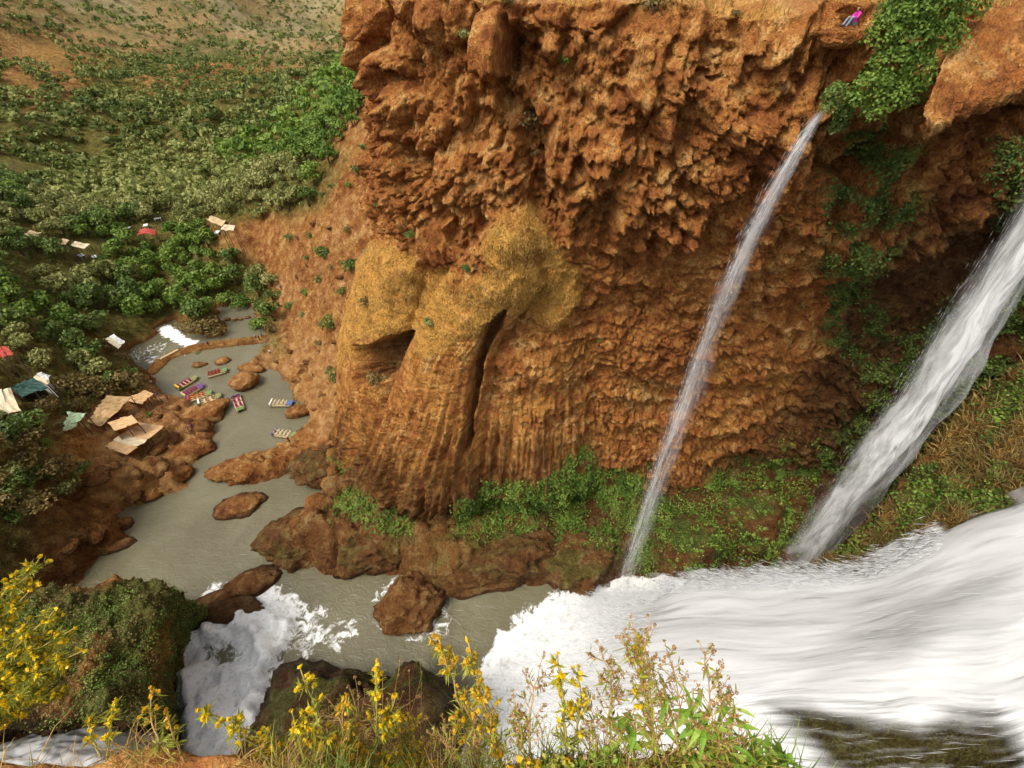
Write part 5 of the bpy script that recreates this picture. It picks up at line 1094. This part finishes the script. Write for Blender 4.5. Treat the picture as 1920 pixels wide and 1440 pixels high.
canopy('tent', [(20,726),(62,708),(92,727),(40,744)], [18.5,19.5,18,17], 'darkgreen', 'dark green tarpaulin tent with pale back hut', cat='tent', wall='dark')
canopy('shelter', [(60,708),(78,698),(93,704),(90,722)], [20,20.5,19.5,19], ['pale', 'white'], 'small cream and white hut behind the green tarpaulin', wall='white', strips=2)
canopy('shelter', [(-30,732),(18,728),(38,772),(-30,784)], [20,19,18.5,19.5], ['pale', 'cream'], 'pale corrugated roof on the slope by the green tent', strips=3)
canopy('tent', [(-18,655),(10,648),(26,664),(-12,674)], [22.6,22.8,22.3,22.3], 'red', 'red tarpaulin tent in the trees', cat='tent', sag=-0.9)
canopy('shelter', [(196,636),(213,627),(233,640),(222,654)], [10,10,8.8,8.8], ['cream', 'white'], 'white and cream plastic sheeting over the left rapids', strips=2, sag=0.1)
canopy('shelter', [(106,456),(118,447),(130,450),(122,458)], [17,17,16.6,16.6], 'tan', 'tan roof at the wood edge above the terraces', strips=2)
canopy('shelter', [(132,460),(140,452),(168,458),(160,466)], [17,17,16,16], 'pale', 'pale flat roof beside the terrace garden', strips=2)
canopy('shelter', [(46,440),(56,432),(78,436),(72,443)], [21,21,20,20], 'tan', 'small tan roof deep in the trees', strips=2)
canopy('tent', [(257,441),(262,431),(292,432),(291,441)], [16.5,17.0,17.0,16.5], 'red', 'orange red tent on the bare terrace', cat='tent', sag=-1.2)
canopy('shelter', [(388,412),(396,404),(424,414),(416,424)], [22,22,21.5,21.5], 'tan', 'long tan roof at the grove edge above the red slope', strips=2)
canopy('shelter', [(414,430),(420,421),(441,422),(438,431)], [21.5,21.5,21,21], 'pale', 'small pale roof beside the long tan roof', strips=2)
def table(u, v, colr, label, s=1.0):
    p = on_land(u, v); o = empty('table', p, rs.uniform(0, 3), s); tag(o, label, 'table', 'white tables outdoors')
    MB().box((0, 0, 0.95), (1.7, 1.1, 0.08)).build('table_top', M['c_' + colr], o); 
    for a in (-.7, .7):
        for b_ in (-.42, .42): MB().box((a, b_, 0.5), (0.07, 0.07, 0.9)).build('leg', M['c_' + colr], o)
for (u, v) in ((242,433),(322,427),(298,415),(410,441),(158,487),(182,487),(276,428)): table(u, v, 'white', 'white table on a bare terrace among the trees', 1.2)
# plank wall of the causeway, stepping stones, flat beams
mb = empty('plank_dam', (0, 0, 0)); tag(mb, 'pale plank dam beside the rapids', 'dam'); a, b_ = atz(np.array(302), np.array(676), 0.6), atz(np.array(336), np.array(658), 0.6); mb.location = tuple((a + b_) / 2)
for i in range(4):
    f0, f1 = i / 4, (i + 1) / 4 - 0.01; p, q = a + (b_ - a) * f0 - (a + b_) / 2, a + (b_ - a) * f1 - (a + b_) / 2
    MB().tube([tuple(p + np.array([0, 0, 0.3])), tuple(q + np.array([0, 0, 0.3]))], 0.42, 4).build('plank', M['c_tan'], mb)
for (u, v, lab) in ((428,600,'square stepping stone with white foam at the upper ford'),(440,600,'tan stepping stone in the ford'),(452,599,'wet stepping stone in the ford'),(464,597,'last stepping stone by the green bush')):
    boulder('stepping_stone', wl_(u, v, 0.1), (0.9, 0.7, 0.5), u, lab, 3, 0.2, sand=0.5, cat='stone')
# ------------------------------------------------------------------ people: one continuous skin, clothes by region
def skin_person(name, J, E, R, loc, rz, sc, label, top, legs, zone_fn, root=0, sub=2, group=None):
    me = bpy.data.meshes.new('body'); me.from_pydata(J, E, []); o = bpy.data.objects.new('body', me); col.objects.link(o)
    sk_ = o.modifiers.new('s', 'SKIN'); o.modifiers.new('d', 'SUBSURF').levels = sub
    lay = me.skin_vertices[0].data
    for i, r in enumerate(R): lay[i].radius = r if hasattr(r, '__len__') else (r, r); lay[i].use_root = (i == root)
    dg = bpy.context.evaluated_depsgraph_get(); ev = bpy.data.meshes.new_from_object(o.evaluated_get(dg)); bpy.data.objects.remove(o)
    for k in ('skin', top, legs, 'hair', 'dark'): ev.materials.append(M['c_' + k])
    for p in ev.polygons: p.material_index = zone_fn(p.center); p.use_smooth = True
    e = empty('person', loc, rz, sc); tag(e, label, 'person', group); link('body', ev, e); return e, ev
ST_J = [(0,0,.95),(0,0,1.15),(0,0,1.38),(0,0,1.50),(0,.01,1.60),(0,.01,1.72),(.17,0,1.42),(.22,.02,1.15),(.22,.08,.92),(-.17,0,1.42),(-.23,.02,1.15),(-.22,.10,.93),(.1,0,.9),(.11,.02,.5),(.12,-.02,.08),(.12,.14,.04),(-.1,0,.9),(-.11,.04,.5),(-.13,.0,.08),(-.13,.16,.04)]
ST_E = [(0,1),(1,2),(2,3),(3,4),(4,5),(2,6),(6,7),(7,8),(2,9),(9,10),(10,11),(0,12),(12,13),(13,14),(14,15),(0,16),(16,17),(17,18),(18,19)]
ST_R = [(.15,.1),(.14,.1),(.15,.1),.055,.1,.085,.065,.05,.04,.065,.05,.04,.09,.065,.05,.04,.09,.065,.05,.04]
def st_zone(c): return 3 if c.z > 1.64 else 0 if c.z > 1.47 or (c.z < 1.03 and abs(c.x) > .175) else 1 if c.z > .93 else 4 if c.z < .07 else 2
PEOPLE = [(301,747,'blue','denim','person in blue walking up from the moored rafts'),(318,752,'dark','dark','person in dark clothes on the landing beach'),(307,757,'denim','dark','person in pale blue on the landing beach'),(308,770,'red','dark','person in red top by the small green bush'),(284,768,'dark','denim','person in black beside the small green bush'),(318,722,'white','dark','person in white under the brown bush by the rafts'),(325,718,'red','dark','person in red under the brown bush by the rafts'),
          (394,651,'purple','dark','person in purple on the causeway'),(410,654,'red','red','person in red standing on the causeway'),(481,636,'white','dark','person in white at the ford'),(488,639,'dark','dark','person in dark clothes at the ford'),(493,634,'denim','dark','person in pale top at the ford'),(529,546,'blue','dark','person in blue on the sandy flat'),(443,566,'white','dark','person in white by the upper pool'),(598,716,'yellow','dark','person in yellow beside the pitted boulder'),(590,712,'dark','denim','person in dark top beside the pitted boulder'),(640,655,'white','denim','person in white at the cliff foot bush'),(543,829,'red','dark','person on the shore track below the rafts'),(508,665,'white','dark','person in white on the sandy bank'),
          (358,812,'purple','denim','person in purple on the flat red rocks'),(364,806,'purple','dark','second person in purple on the flat red rocks standing further along'),(378,803,'orange','dark','person in orange on the flat red rocks')]
proto = {}
for i, (u, v, tp_, lg, lab) in enumerate(PEOPLE):
    p = on_land(u, v); du_ = 0
    while p[2] < 0.25 and du_ < 40: du_ += 3; p = on_land(u - du_ if u < 400 else u + du_, v)
    p = (p[0], p[1], p[2] + 0.15)
    if (tp_, lg) not in proto:
        e, ev = skin_person('person', ST_J, ST_E, ST_R, p, rs.uniform(0, 6.28), 1.0, lab, tp_, lg, st_zone, sub=1); proto[(tp_, lg)] = ev
    else:
        e = empty('person', p, rs.uniform(0, 6.28)); tag(e, lab, 'person'); link('body', proto[(tp_, lg)], e)
# the sitting person on the rim: faces left (-x), knees up, arms round the knees
SJ = [(0,0,.12),(.03,0,.30),(.0,0,.52),(-.05,0,.64),(-.10,0,.72),(-.11,0,.84),(-.02,.17,.56),(-.16,.21,.38),(-.36,.10,.44),(-.02,-.17,.56),(-.16,-.21,.38),(-.36,-.10,.44),(-.04,.10,.12),(-.40,.11,.42),(-.62,.11,.06),(-.76,.12,.03),(-.04,-.10,.12),(-.36,-.11,.44),(-.55,-.11,.06),(-.69,-.12,.03)]
SR = [(.16,.13),(.14,.12),(.16,.11),.055,.095,.085,.07,.05,.038,.07,.05,.038,.095,.07,.05,.04,.095,.07,.05,.04]
def si_zone(c):
    if c.z > .63 and (c.x > -.12 or c.z > .82): return 3 if c.z > .68 else 1
    if c.z > .64: return 0
    if c.x < -.20 and c.z > .34 and abs(c.y) < .07: return 0
    if c.z > .22 and c.x > -.30 and (c.x > -.10 or abs(c.y) > .15): return 1
    if c.x < -.63 and c.z < .1: return 4
    return 2
_dg = bpy.context.evaluated_depsgraph_get(); _dg.update()
td = min(float(proj(cliff_point(u_, v_)[0])[2]) for u_ in (1575, 1590, 1604) for v_ in (18, 30, 42, 54)) - 0.45
SITP = tuple(float(q_) for q_ in at(np.array(1600), np.array(50), td))
boulder('rim_rock', (SITP[0] - 0.25, SITP[1] + 0.75, SITP[2] - 0.55), (1.5, 1.3, 0.58), 71, 'flat rim rock under the sitting person', 4, 0.2, cat='rock', mat='cliff')
e, ev = skin_person('person', SJ, ST_E, SR, SITP, math.radians(12), 1.12, 'person in pink top and grey jeans sitting on the cliff rim', 'pink', 'denim', si_zone, sub=2)
# ------------------------------------------------------------------ the ledge underfoot and its flowers
fx = np.linspace(-3.6, 3.2, 200); fy = np.concatenate([np.linspace(-3, 0, 30)[:-1], np.linspace(0, 0.6, 50), np.linspace(0.6, 1.4, 25)[1:]])
FX, FY = np.meshgrid(fx, fy, indexing='ij')
lip = 0.315 + 0.05 * fbm(fx * 1.7, 0 * fx, 3, 3) + 0.03 * fbm(fx * 7, 0 * fx, 5, 2) - 0.10 * ss(-0.95, -0.4, fx) * ss(0.2, -0.2, fx) - 0.5 * ss(0.95, 1.5, fx)
FZ = 72.75 + 0.05 * fbm(FX * 2.2, FY * 2.2, 1, 4) + 0.03 * fbm(FX * 9, FY * 9, 2, 3) + 0.02 * ridged(FX * 5, FY * 5, 3, 3)
dl = FY - lip[:, None]; FZ = FZ - np.where(dl > 0, (dl * 6 + 0.6 * np.sqrt(np.clip(dl, 0, 1))) , 0) - 0.3 * ss(-1.2, -3, FX)
FYs = np.where(dl > 0, lip[:, None] + dl * 0.25, FY)
LP = np.stack([FX, FYs, FZ], -1); zn = np.zeros(LP.shape[:2] + (4,)); zn[..., 3] = 0.35; zn[..., 0] = 0.3 * ss(0, 0.4, fbm(FX * 2, FY * 2, 8, 3))
M['soil'] = rock_material('ledge_soil', (1.0, 1.0, 1.0), 14.0, 0.8)
tag(link('ledge', grid_mesh('ledge', LP, M['soil'], {'zone': zn})), 'orange soil ledge at the top of the cliff in front of the camera', None, None, 'structure')
def ledge_z(x, y): 
    i = np.clip(np.searchsorted(fx, x), 0, len(fx) - 1); j = np.argmin(np.abs(FYs[i] - y), axis=-1) if np.ndim(i) == 0 else np.array([np.argmin(np.abs(FYs[a] - b_)) for a, b_ in zip(i, y)])
    return FZ[i, j]
M['petal'] = leaf_material('yellow_petals', (0.6, 0.36, 0.008), (0.85, 0.6, 0.012), (0.92, 0.78, 0.06), 0.5, 0.3, 0.1)
M['petal_o'] = leaf_material('orange_petals', (0.45, 0.22, 0.01), (0.7, 0.42, 0.02), (0.8, 0.58, 0.06), 0.6, 0.3, 0.1)
M['stemleaf'] = leaf_material('flower_leaves', (0.13, 0.15, 0.02), (0.33, 0.34, 0.045), (0.55, 0.52, 0.1), 0.6, 0.3, 0.1)
M['freshleaf'] = leaf_material('fresh_leaves', (0.12, 0.24, 0.02), (0.24, 0.40, 0.04), (0.42, 0.56, 0.1), 0.5, 0.35, 0.1)
M['seed'] = leaf_material('seed_heads', (0.16, 0.075, 0.022), (0.36, 0.2, 0.07), (0.55, 0.38, 0.15), 0.8, 0.1, 0.1)
M['violet'] = leaf_material('violet_petals', (0.08, 0.04, 0.16), (0.16, 0.09, 0.28), (0.28, 0.18, 0.42), 0.6, 0.2, 0.1)
M['stem'] = plain('green_stem', (0.34, 0.28, 0.08), 0.7); M['drystem'] = plain('dry_stem', (0.45, 0.28, 0.1), 0.8)
fr = np.random.RandomState(99)
def bez(a, c, b_, n): s = np.linspace(0, 1, n)[:, None]; return a * (1 - s) ** 2 + 2 * c * s * (1 - s) + b_ * s ** 2
def clumps(C, r, per, size, rs_, mat, name, parent, asp=1.3):
    P = np.repeat(C, per, 0); d = rs_.normal(size=P.shape); d /= np.linalg.norm(d, axis=1)[:, None]; P = P + d * r
    V_, F_ = leaf_quads(P, d * 0.8 + 0.4 * rs_.normal(size=d.shape), size * rs_.uniform(0.7, 1.3, len(P)), asp, rs_)
    T_ = np.repeat(np.clip(0.5 + 0.2 * rs_.normal(size=len(P)), 0, 1), 4)
    o = link(name, mesh_np(name, V_, F_, M[mat], {'tone': np.stack([T_, T_, T_], 1)}, smooth=False), parent); o['kind'] = 'stuff'; return o
def leaves_along(pts, n, ln, wd, rs_, mat, name, parent, lo=0.05, hi=0.9, up=0.5):
    """lance leaves springing from the given stem polylines"""
    Vs = []; Fs = []; Ts = []; b0 = 0
    for pl_ in pts:
        m = max(int(n * len(pl_) / 12), 3); s = rs_.uniform(lo, hi, m) * (len(pl_) - 1); i = np.minimum(s.astype(int), len(pl_) - 2); f = (s - i)[:, None]
        C = pl_[i] * (1 - f) + pl_[i + 1] * f; tg = pl_[i + 1] - pl_[i]; tg /= np.linalg.norm(tg, axis=1)[:, None] + 1e-9
        d = rs_.normal(size=(m, 3)); d -= tg * (d * tg).sum(1)[:, None]; d /= np.linalg.norm(d, axis=1)[:, None]; d = d + tg * up; d /= np.linalg.norm(d, axis=1)[:, None]
        sd_ = np.cross(d, tg); sd_ /= np.linalg.norm(sd_, axis=1)[:, None] + 1e-9; l = (ln * rs_.uniform(0.5, 1.2, m) * (1.15 - 0.6 * s / len(pl_)))[:, None]; w = wd / ln * l
        cur = np.array([0, 0, -0.18]) * l
        V_ = np.stack([C, C + d * l * 0.45 + sd_ * w * 0.5 , C + d * l + cur, C + d * l * 0.45 - sd_ * w * 0.5], 1).reshape(-1, 3)
        Vs.append(V_); Fs.append(np.arange(m * 4).reshape(m, 4) + b0); b0 += m * 4; Ts.append(np.repeat(np.clip(0.5 + 0.22 * rs_.normal(size=m), 0, 1), 4))
    T_ = np.concatenate(Ts); o = link(name, mesh_np(name, np.concatenate(Vs), np.concatenate(Fs), M[mat], {'tone': np.stack([T_, T_, T_], 1)}, smooth=False), parent); o['kind'] = 'stuff'; return o
def flower_stalk(base, tips, label, seed, head='petal', nshoot=16, dens=1.0, leafm='stemleaf', bloom=0.55, name='flowering_plant', sh=0.16, leafn=22, cat='flower'):
    """one plant: a stem for every tip, short side shoots, narrow leaves, small round flower heads towards the top"""
    rs_ = np.random.RandomState(seed); base = np.asarray(base, float); o = empty(name, tuple(base)); tag(o, label, cat)
    sm = MB(); polys = []; heads = []
    for tip in tips:
        tip = np.asarray(tip, float) - base; L_ = np.linalg.norm(tip); c = tip * 0.5 + np.array([0, 0, 0.12 * L_]) + 0.07 * L_ * rs_.normal(size=3); pl_ = bez(np.zeros(3) + 0.015 * rs_.normal(size=3), c, tip, 12); pl_ += 0.008 * L_ * rs_.normal(size=pl_.shape) * np.linspace(0, 1, 12)[:, None]
        sm.tube([tuple(p) for p in pl_], list(np.linspace(0.006, 0.0022, 12) * min(1, 0.5 + L_) * (0.55 if head == 'seed' else 1)), 5); polys.append(pl_)
        ns_ = int(nshoot * L_ / 0.8) + 3
        for k in range(ns_):
            s = rs_.uniform(0.28, 0.97); i = int(s * 11); p = pl_[i]; tg = pl_[min(i + 1, 11)] - pl_[max(i - 1, 0)]; tg /= np.linalg.norm(tg); d = rs_.normal(size=3); d -= tg * (d @ tg); d /= np.linalg.norm(d)
            l = sh * L_ * (1.15 - s) * rs_.uniform(0.5, 1.3) + 0.012; e = p + (d * 0.75 + tg * 0.8) * l; q = bez(p, (p + e) / 2 + d * l * 0.15, e, 5); sm.tube([tuple(a) for a in q], [0.0018, 0.0016, 0.0013, 0.0011, 0.0009], 4, False); polys.append(q)
            if s > 1 - bloom:
                for h in range(max(1, int(dens * rs_.uniform(1, 4)))): heads.append(q[-1 - (h % 3)] + 0.007 * rs_.normal(size=3) * (h > 0))
        heads += [pl_[-1], pl_[-2]]
    sm.build('stem', M['stem' if head == 'petal' else 'drystem'], o, True)['kind'] = 'stuff'
    leaves_along(polys, leafn, 0.045, 0.008, rs_, leafm, 'foliage', o)
    clumps(np.array(heads), 0.0055, 9, 0.0105 if head != 'seed' else 0.006, rs_, head, 'flower_heads' if head != 'seed' else 'seed_heads', o)
    return o
def P3(u, v, t): return at(np.array(u), np.array(v), t)
def gbase(u, y=0.30):
    """stand on the ledge below the bearing u"""
    x = (u - 960) / 850 * 1.75; return np.array([x, y, float(ledge_z(x, y)) - 0.01])
FS = [((585,0.30),[(566,1258,1.62),(545,1330,1.7)],'tall yellow flower spike with two heads before the dark wet rock',1,'petal'),((715,0.30),[(690,1238,1.55),(735,1320,1.65)],'dense yellow flower spike leaning towards the wet rocks',2,'petal'),
      ((925,0.27),[(826,1205,1.55)],'orange tinted spike leaning away over the grey pool',3,'petal_o'),((945,0.27),[(878,1212,1.55),(905,1290,1.6)],'orange yellow spike beside the leaning orange one',4,'petal_o'),
      ((560,0.30),[(368,1328,1.75),(430,1350,1.75),(470,1380,1.8)],'low yellow sprays reaching over the white foam',5,'petal'),((345,0.30),[(284,1288,1.7),(310,1330,1.75)],'dry yellow plant with rusty leaves on the soil edge',6,'petal_o'),((195,0.31),[(165,1350,1.8),(215,1315,1.75)],'small plant with a few yellow blooms above the cascade',7,'petal'),
      ((1062,0.27),[(1045,1225,1.55),(1085,1250,1.6)],'upright yellow flower spike against the white water',8,'petal'),((1225,0.27),[(1196,1205,1.55)],'yellow spike among thin seed stalks',9,'petal'),((645,0.29),[(640,1345,1.7),(655,1300,1.7)],'thin brown spike beside the dense yellow one',10,'petal_o'),
      ((610,0.31),[(520,1400,1.85),(600,1390,1.85),(650,1395,1.85)],'low yellow blossoms at the soil edge',12,'petal')]
for (u, y), tips, lab, sd_, hd in FS:
    flower_stalk(gbase(u, y), [P3(*q) for q in tips], lab, 200 + sd_, hd, nshoot=17, dens=1.3, sh=0.1)
SD = [((1240,0.26),[(1190,1160,1.5),(1215,1150,1.52),(1245,1200,1.55),(1170,1200,1.5)],'tall thin seed stalks rising over the white water',31),((1330,0.25),[(1310,1205,1.5),(1345,1270,1.55),(1370,1290,1.55)],'sparse seed stalks at the end of the flower bank',32),((1130,0.27),[(1120,1195,1.55),(1150,1240,1.55),(1100,1290,1.6)],'brown seed stalks beside the upright yellow spike',33),((990,0.27),[(962,1290,1.6),(1020,1225,1.55),(975,1320,1.65)],'wispy dry stalks between the yellow spikes',34),((690,0.30),[(600,1335,1.7),(560,1370,1.75)],'thin bare stalk before the white foam',35),((860,0.27),[(870,1330,1.65),(830,1360,1.7),(900,1370,1.7)],'dry brown stalks among low flowers',36)]
for (u, y), tips, lab, sd_ in SD:
    flower_stalk(gbase(u, y), [P3(*q) for q in tips], lab, 300 + sd_, 'seed', nshoot=22, dens=1.2, sh=0.2, name='seed_plant', leafn=6, bloom=0.7, cat='plant')
# the yellow bush at the left
LB = [(78,1040,2.0),(20,1085,2.0),(140,1178,2.05),(-40,1060,2.0),(105,1140,2.0),(60,1205,2.1),(155,1215,2.05),(95,1265,2.1),(15,1150,2.1),(-10,1220,2.1),(120,1290,2.15),(45,1310,2.2),(-30,1130,2.05),(50,1110,2.0),(-60,1180,2.1),(75,1170,2.2),(20,1260,2.2),(110,1215,2.2)]
flower_stalk(P3(-120,1395,2.35), [P3(*q) for q in LB], 'large yellow flowering bush leaning in over the mossy spur', 77, 'petal', nshoot=34, dens=1.7, name='flowering_bush', sh=0.14, leafn=60, bloom=0.78, cat='bush')
# leafy green plants at the right
def leafy(base, tips, label, seed, ln=0.16, wd=0.03, n=26):
    rs_ = np.random.RandomState(seed); base = np.asarray(base, float); o = empty('leafy_plant', tuple(base)); tag(o, label, 'plant'); sm = MB(); polys = []
    for tip in tips:
        tip = np.asarray(tip, float) - base; pl_ = bez(np.zeros(3), tip * 0.5 + np.array([0, 0, 0.06]), tip, 10); sm.tube([tuple(p) for p in pl_], list(np.linspace(0.006, 0.002, 10)), 5); polys.append(pl_)
    sm.build('stem', M['stem'], o, True)
    for pl_ in polys:
        m = n
        for k in range(m):
            s = rs_.uniform(0.15, 1.0); i = min(int(s * 9), 8); p = pl_[i]; d = rs_.normal(size=3); d[2] = abs(d[2]) * 0.6; d /= np.linalg.norm(d); l = ln * rs_.uniform(0.5, 1.1); sdv = np.cross(d, [0, 0, 1]); sdv /= np.linalg.norm(sdv); w = wd * l / ln
            mid = p + d * l * 0.5 + np.array([0, 0, 0.05 * l]); e = p + d * l - np.array([0, 0, 0.25 * l]); q1 = p + d * l * 0.25
            V_ = np.array([p, q1 + sdv * w * 0.4, mid + sdv * w * 0.5, e, mid - sdv * w * 0.5, q1 - sdv * w * 0.4, mid - np.array([0, 0, 0.12 * w])]); F_ = np.array([[0, 1, 2, 6], [6, 2, 3, 3], [0, 6, 4, 5], [6, 3, 4, 4]])
            me = bpy.data.meshes.new('leaf'); me.from_pydata(V_.tolist(), [], [(0, 1, 2, 6), (6, 2, 3), (0, 6, 4, 5), (6, 3, 4)]); me.materials.append(M['freshleaf'])
            a_ = me.attributes.new('tone', 'FLOAT_COLOR', 'POINT'); tv_ = float(np.clip(0.5 + 0.25 * rs_.normal(), 0, 1)); a_.data.foreach_set('color', [tv_, tv_, tv_, 1] * 7); link('leaf', me, o)
    return o
leafy(gbase(1270, 0.27), [P3(1240,1275,1.6), P3(1300,1290,1.6), P3(1330,1320,1.6)], 'green lance leaved plant beside the tall seed stalks', 5, 0.12, 0.02, 16)
leafy(gbase(1340, 0.25), [P3(1375,1310,1.6), P3(1340,1350,1.65), P3(1310,1370,1.7)], 'drooping green plant at the end of the flower bank', 6, 0.11, 0.018, 14)
leafy(gbase(1420, 0.24), [P3(1440,1385,1.7), P3(1400,1390,1.72), P3(1470,1410,1.75), P3(1390,1420,1.75)], 'low bright leafy clump at the ledge end', 7, 0.075, 0.022, 22)
leafy(gbase(1180, 0.26), [P3(1190,1340,1.7), P3(1160,1370,1.7)], 'green leaves under the dry grass of the bank', 8, 0.13, 0.026, 12)
leafy(gbase(720, 0.29), [P3(740,1400,1.8), P3(700,1410,1.8)], 'small green leaves at the foot of the dense yellow spike', 9, 0.10, 0.018, 12)
# grasses on the ledge
wL = ((dl < 0.0) & (dl > -0.5)).astype(float); LN = np.zeros(LP.shape); LN[..., 2] = 1
def gr(cond, count, ln, wd, mat, label, bias=(0, 0.1, 0.8), spread=0.4): grass('ledge_grass', LP, LN, wL * cond + 1e-12, count, ln, wd, mat, label, 'grass', bias, spread)
nzl = fbm(FX * 3, FY * 3, 12, 3)
gr((FX > -2.3) & (FX < -0.85) & (nzl > -0.15), 900, 0.17, 0.0016, 'drygrass', 'tan dry grass on the orange soil edge', (0.25, 0.1, 0.6), 0.5)
gr((FX > -0.9) & (FX < 0.5), 4200, 0.16, 0.0016, 'seed', 'dense dry brown stems of the flower bank', (0, 0.1, 0.8), 0.45)
gr((FX > -0.9) & (FX < 0.95), 3600, 0.17, 0.0018, 'stemleaf', 'olive stems of the flower bank', (0, 0.1, 0.8), 0.45)
gr((FX > 0.35) & (FX < 0.85), 900, 0.26, 0.0016, 'drygrass', 'straw coloured grass clump under the leafy plants', (0.0, 0.1, 0.9), 0.4)
gr((FX > -0.75) & (FX < 1.1) & (nzl > -0.1), 2200, 0.2, 0.0026, 'greengrass', 'green grass blades of the flower bank', (0, 0.1, 0.9), 0.4)
gr((FX > -2.3) & (FX < -1.2) & (nzl > 0.2), 160, 0.10, 0.002, 'greengrass', 'sparse green blades on the soil edge', (0, 0.1, 0.9), 0.4)
# low mat of small plants: olive, rust and violet heads
def mat_heads(label, mat, count, xr_, size, zr=(0.03, 0.17)):
    x = fr.uniform(*xr_, count); y = fr.uniform(0.12, 0.34, count); z = ledge_z(x, y) + fr.uniform(*zr, count); C = np.stack([x, y, z], 1)
    P = np.repeat(C, 8, 0); d = fr.normal(size=P.shape); d /= np.linalg.norm(d, axis=1)[:, None]; V_, F_ = leaf_quads(P + d * size * 0.6, d, size * fr.uniform(0.6, 1.3, len(P)), 1.4, fr)
    T_ = np.repeat(np.clip(0.5 + 0.25 * fr.normal(size=len(P)), 0, 1), 4); tag(link('low_plants', mesh_np('low_plants', V_, F_, M[mat], {'tone': np.stack([T_, T_, T_], 1)}, smooth=False)), label, 'plants', None, 'stuff')
mat_heads('mat of tiny olive leaves on the flower bank', 'stemleaf', 900, (-0.75, 0.95), 0.013)
mat_heads('rust brown dead flower heads on the bank', 'seed', 420, (-0.5, 0.7), 0.013)
mat_heads('rust orange withered clumps low on the bank', 'petal_o', 90, (-0.1, 0.25), 0.016, (0.1, 0.2))
mat_heads('small violet blooms low on the bank', 'violet', 16, (-0.3, 0.2), 0.010, (0.1, 0.2))
mat_heads('scattered fresh green leaves on the bank', 'freshleaf', 300, (-0.6, 1.1), 0.018)
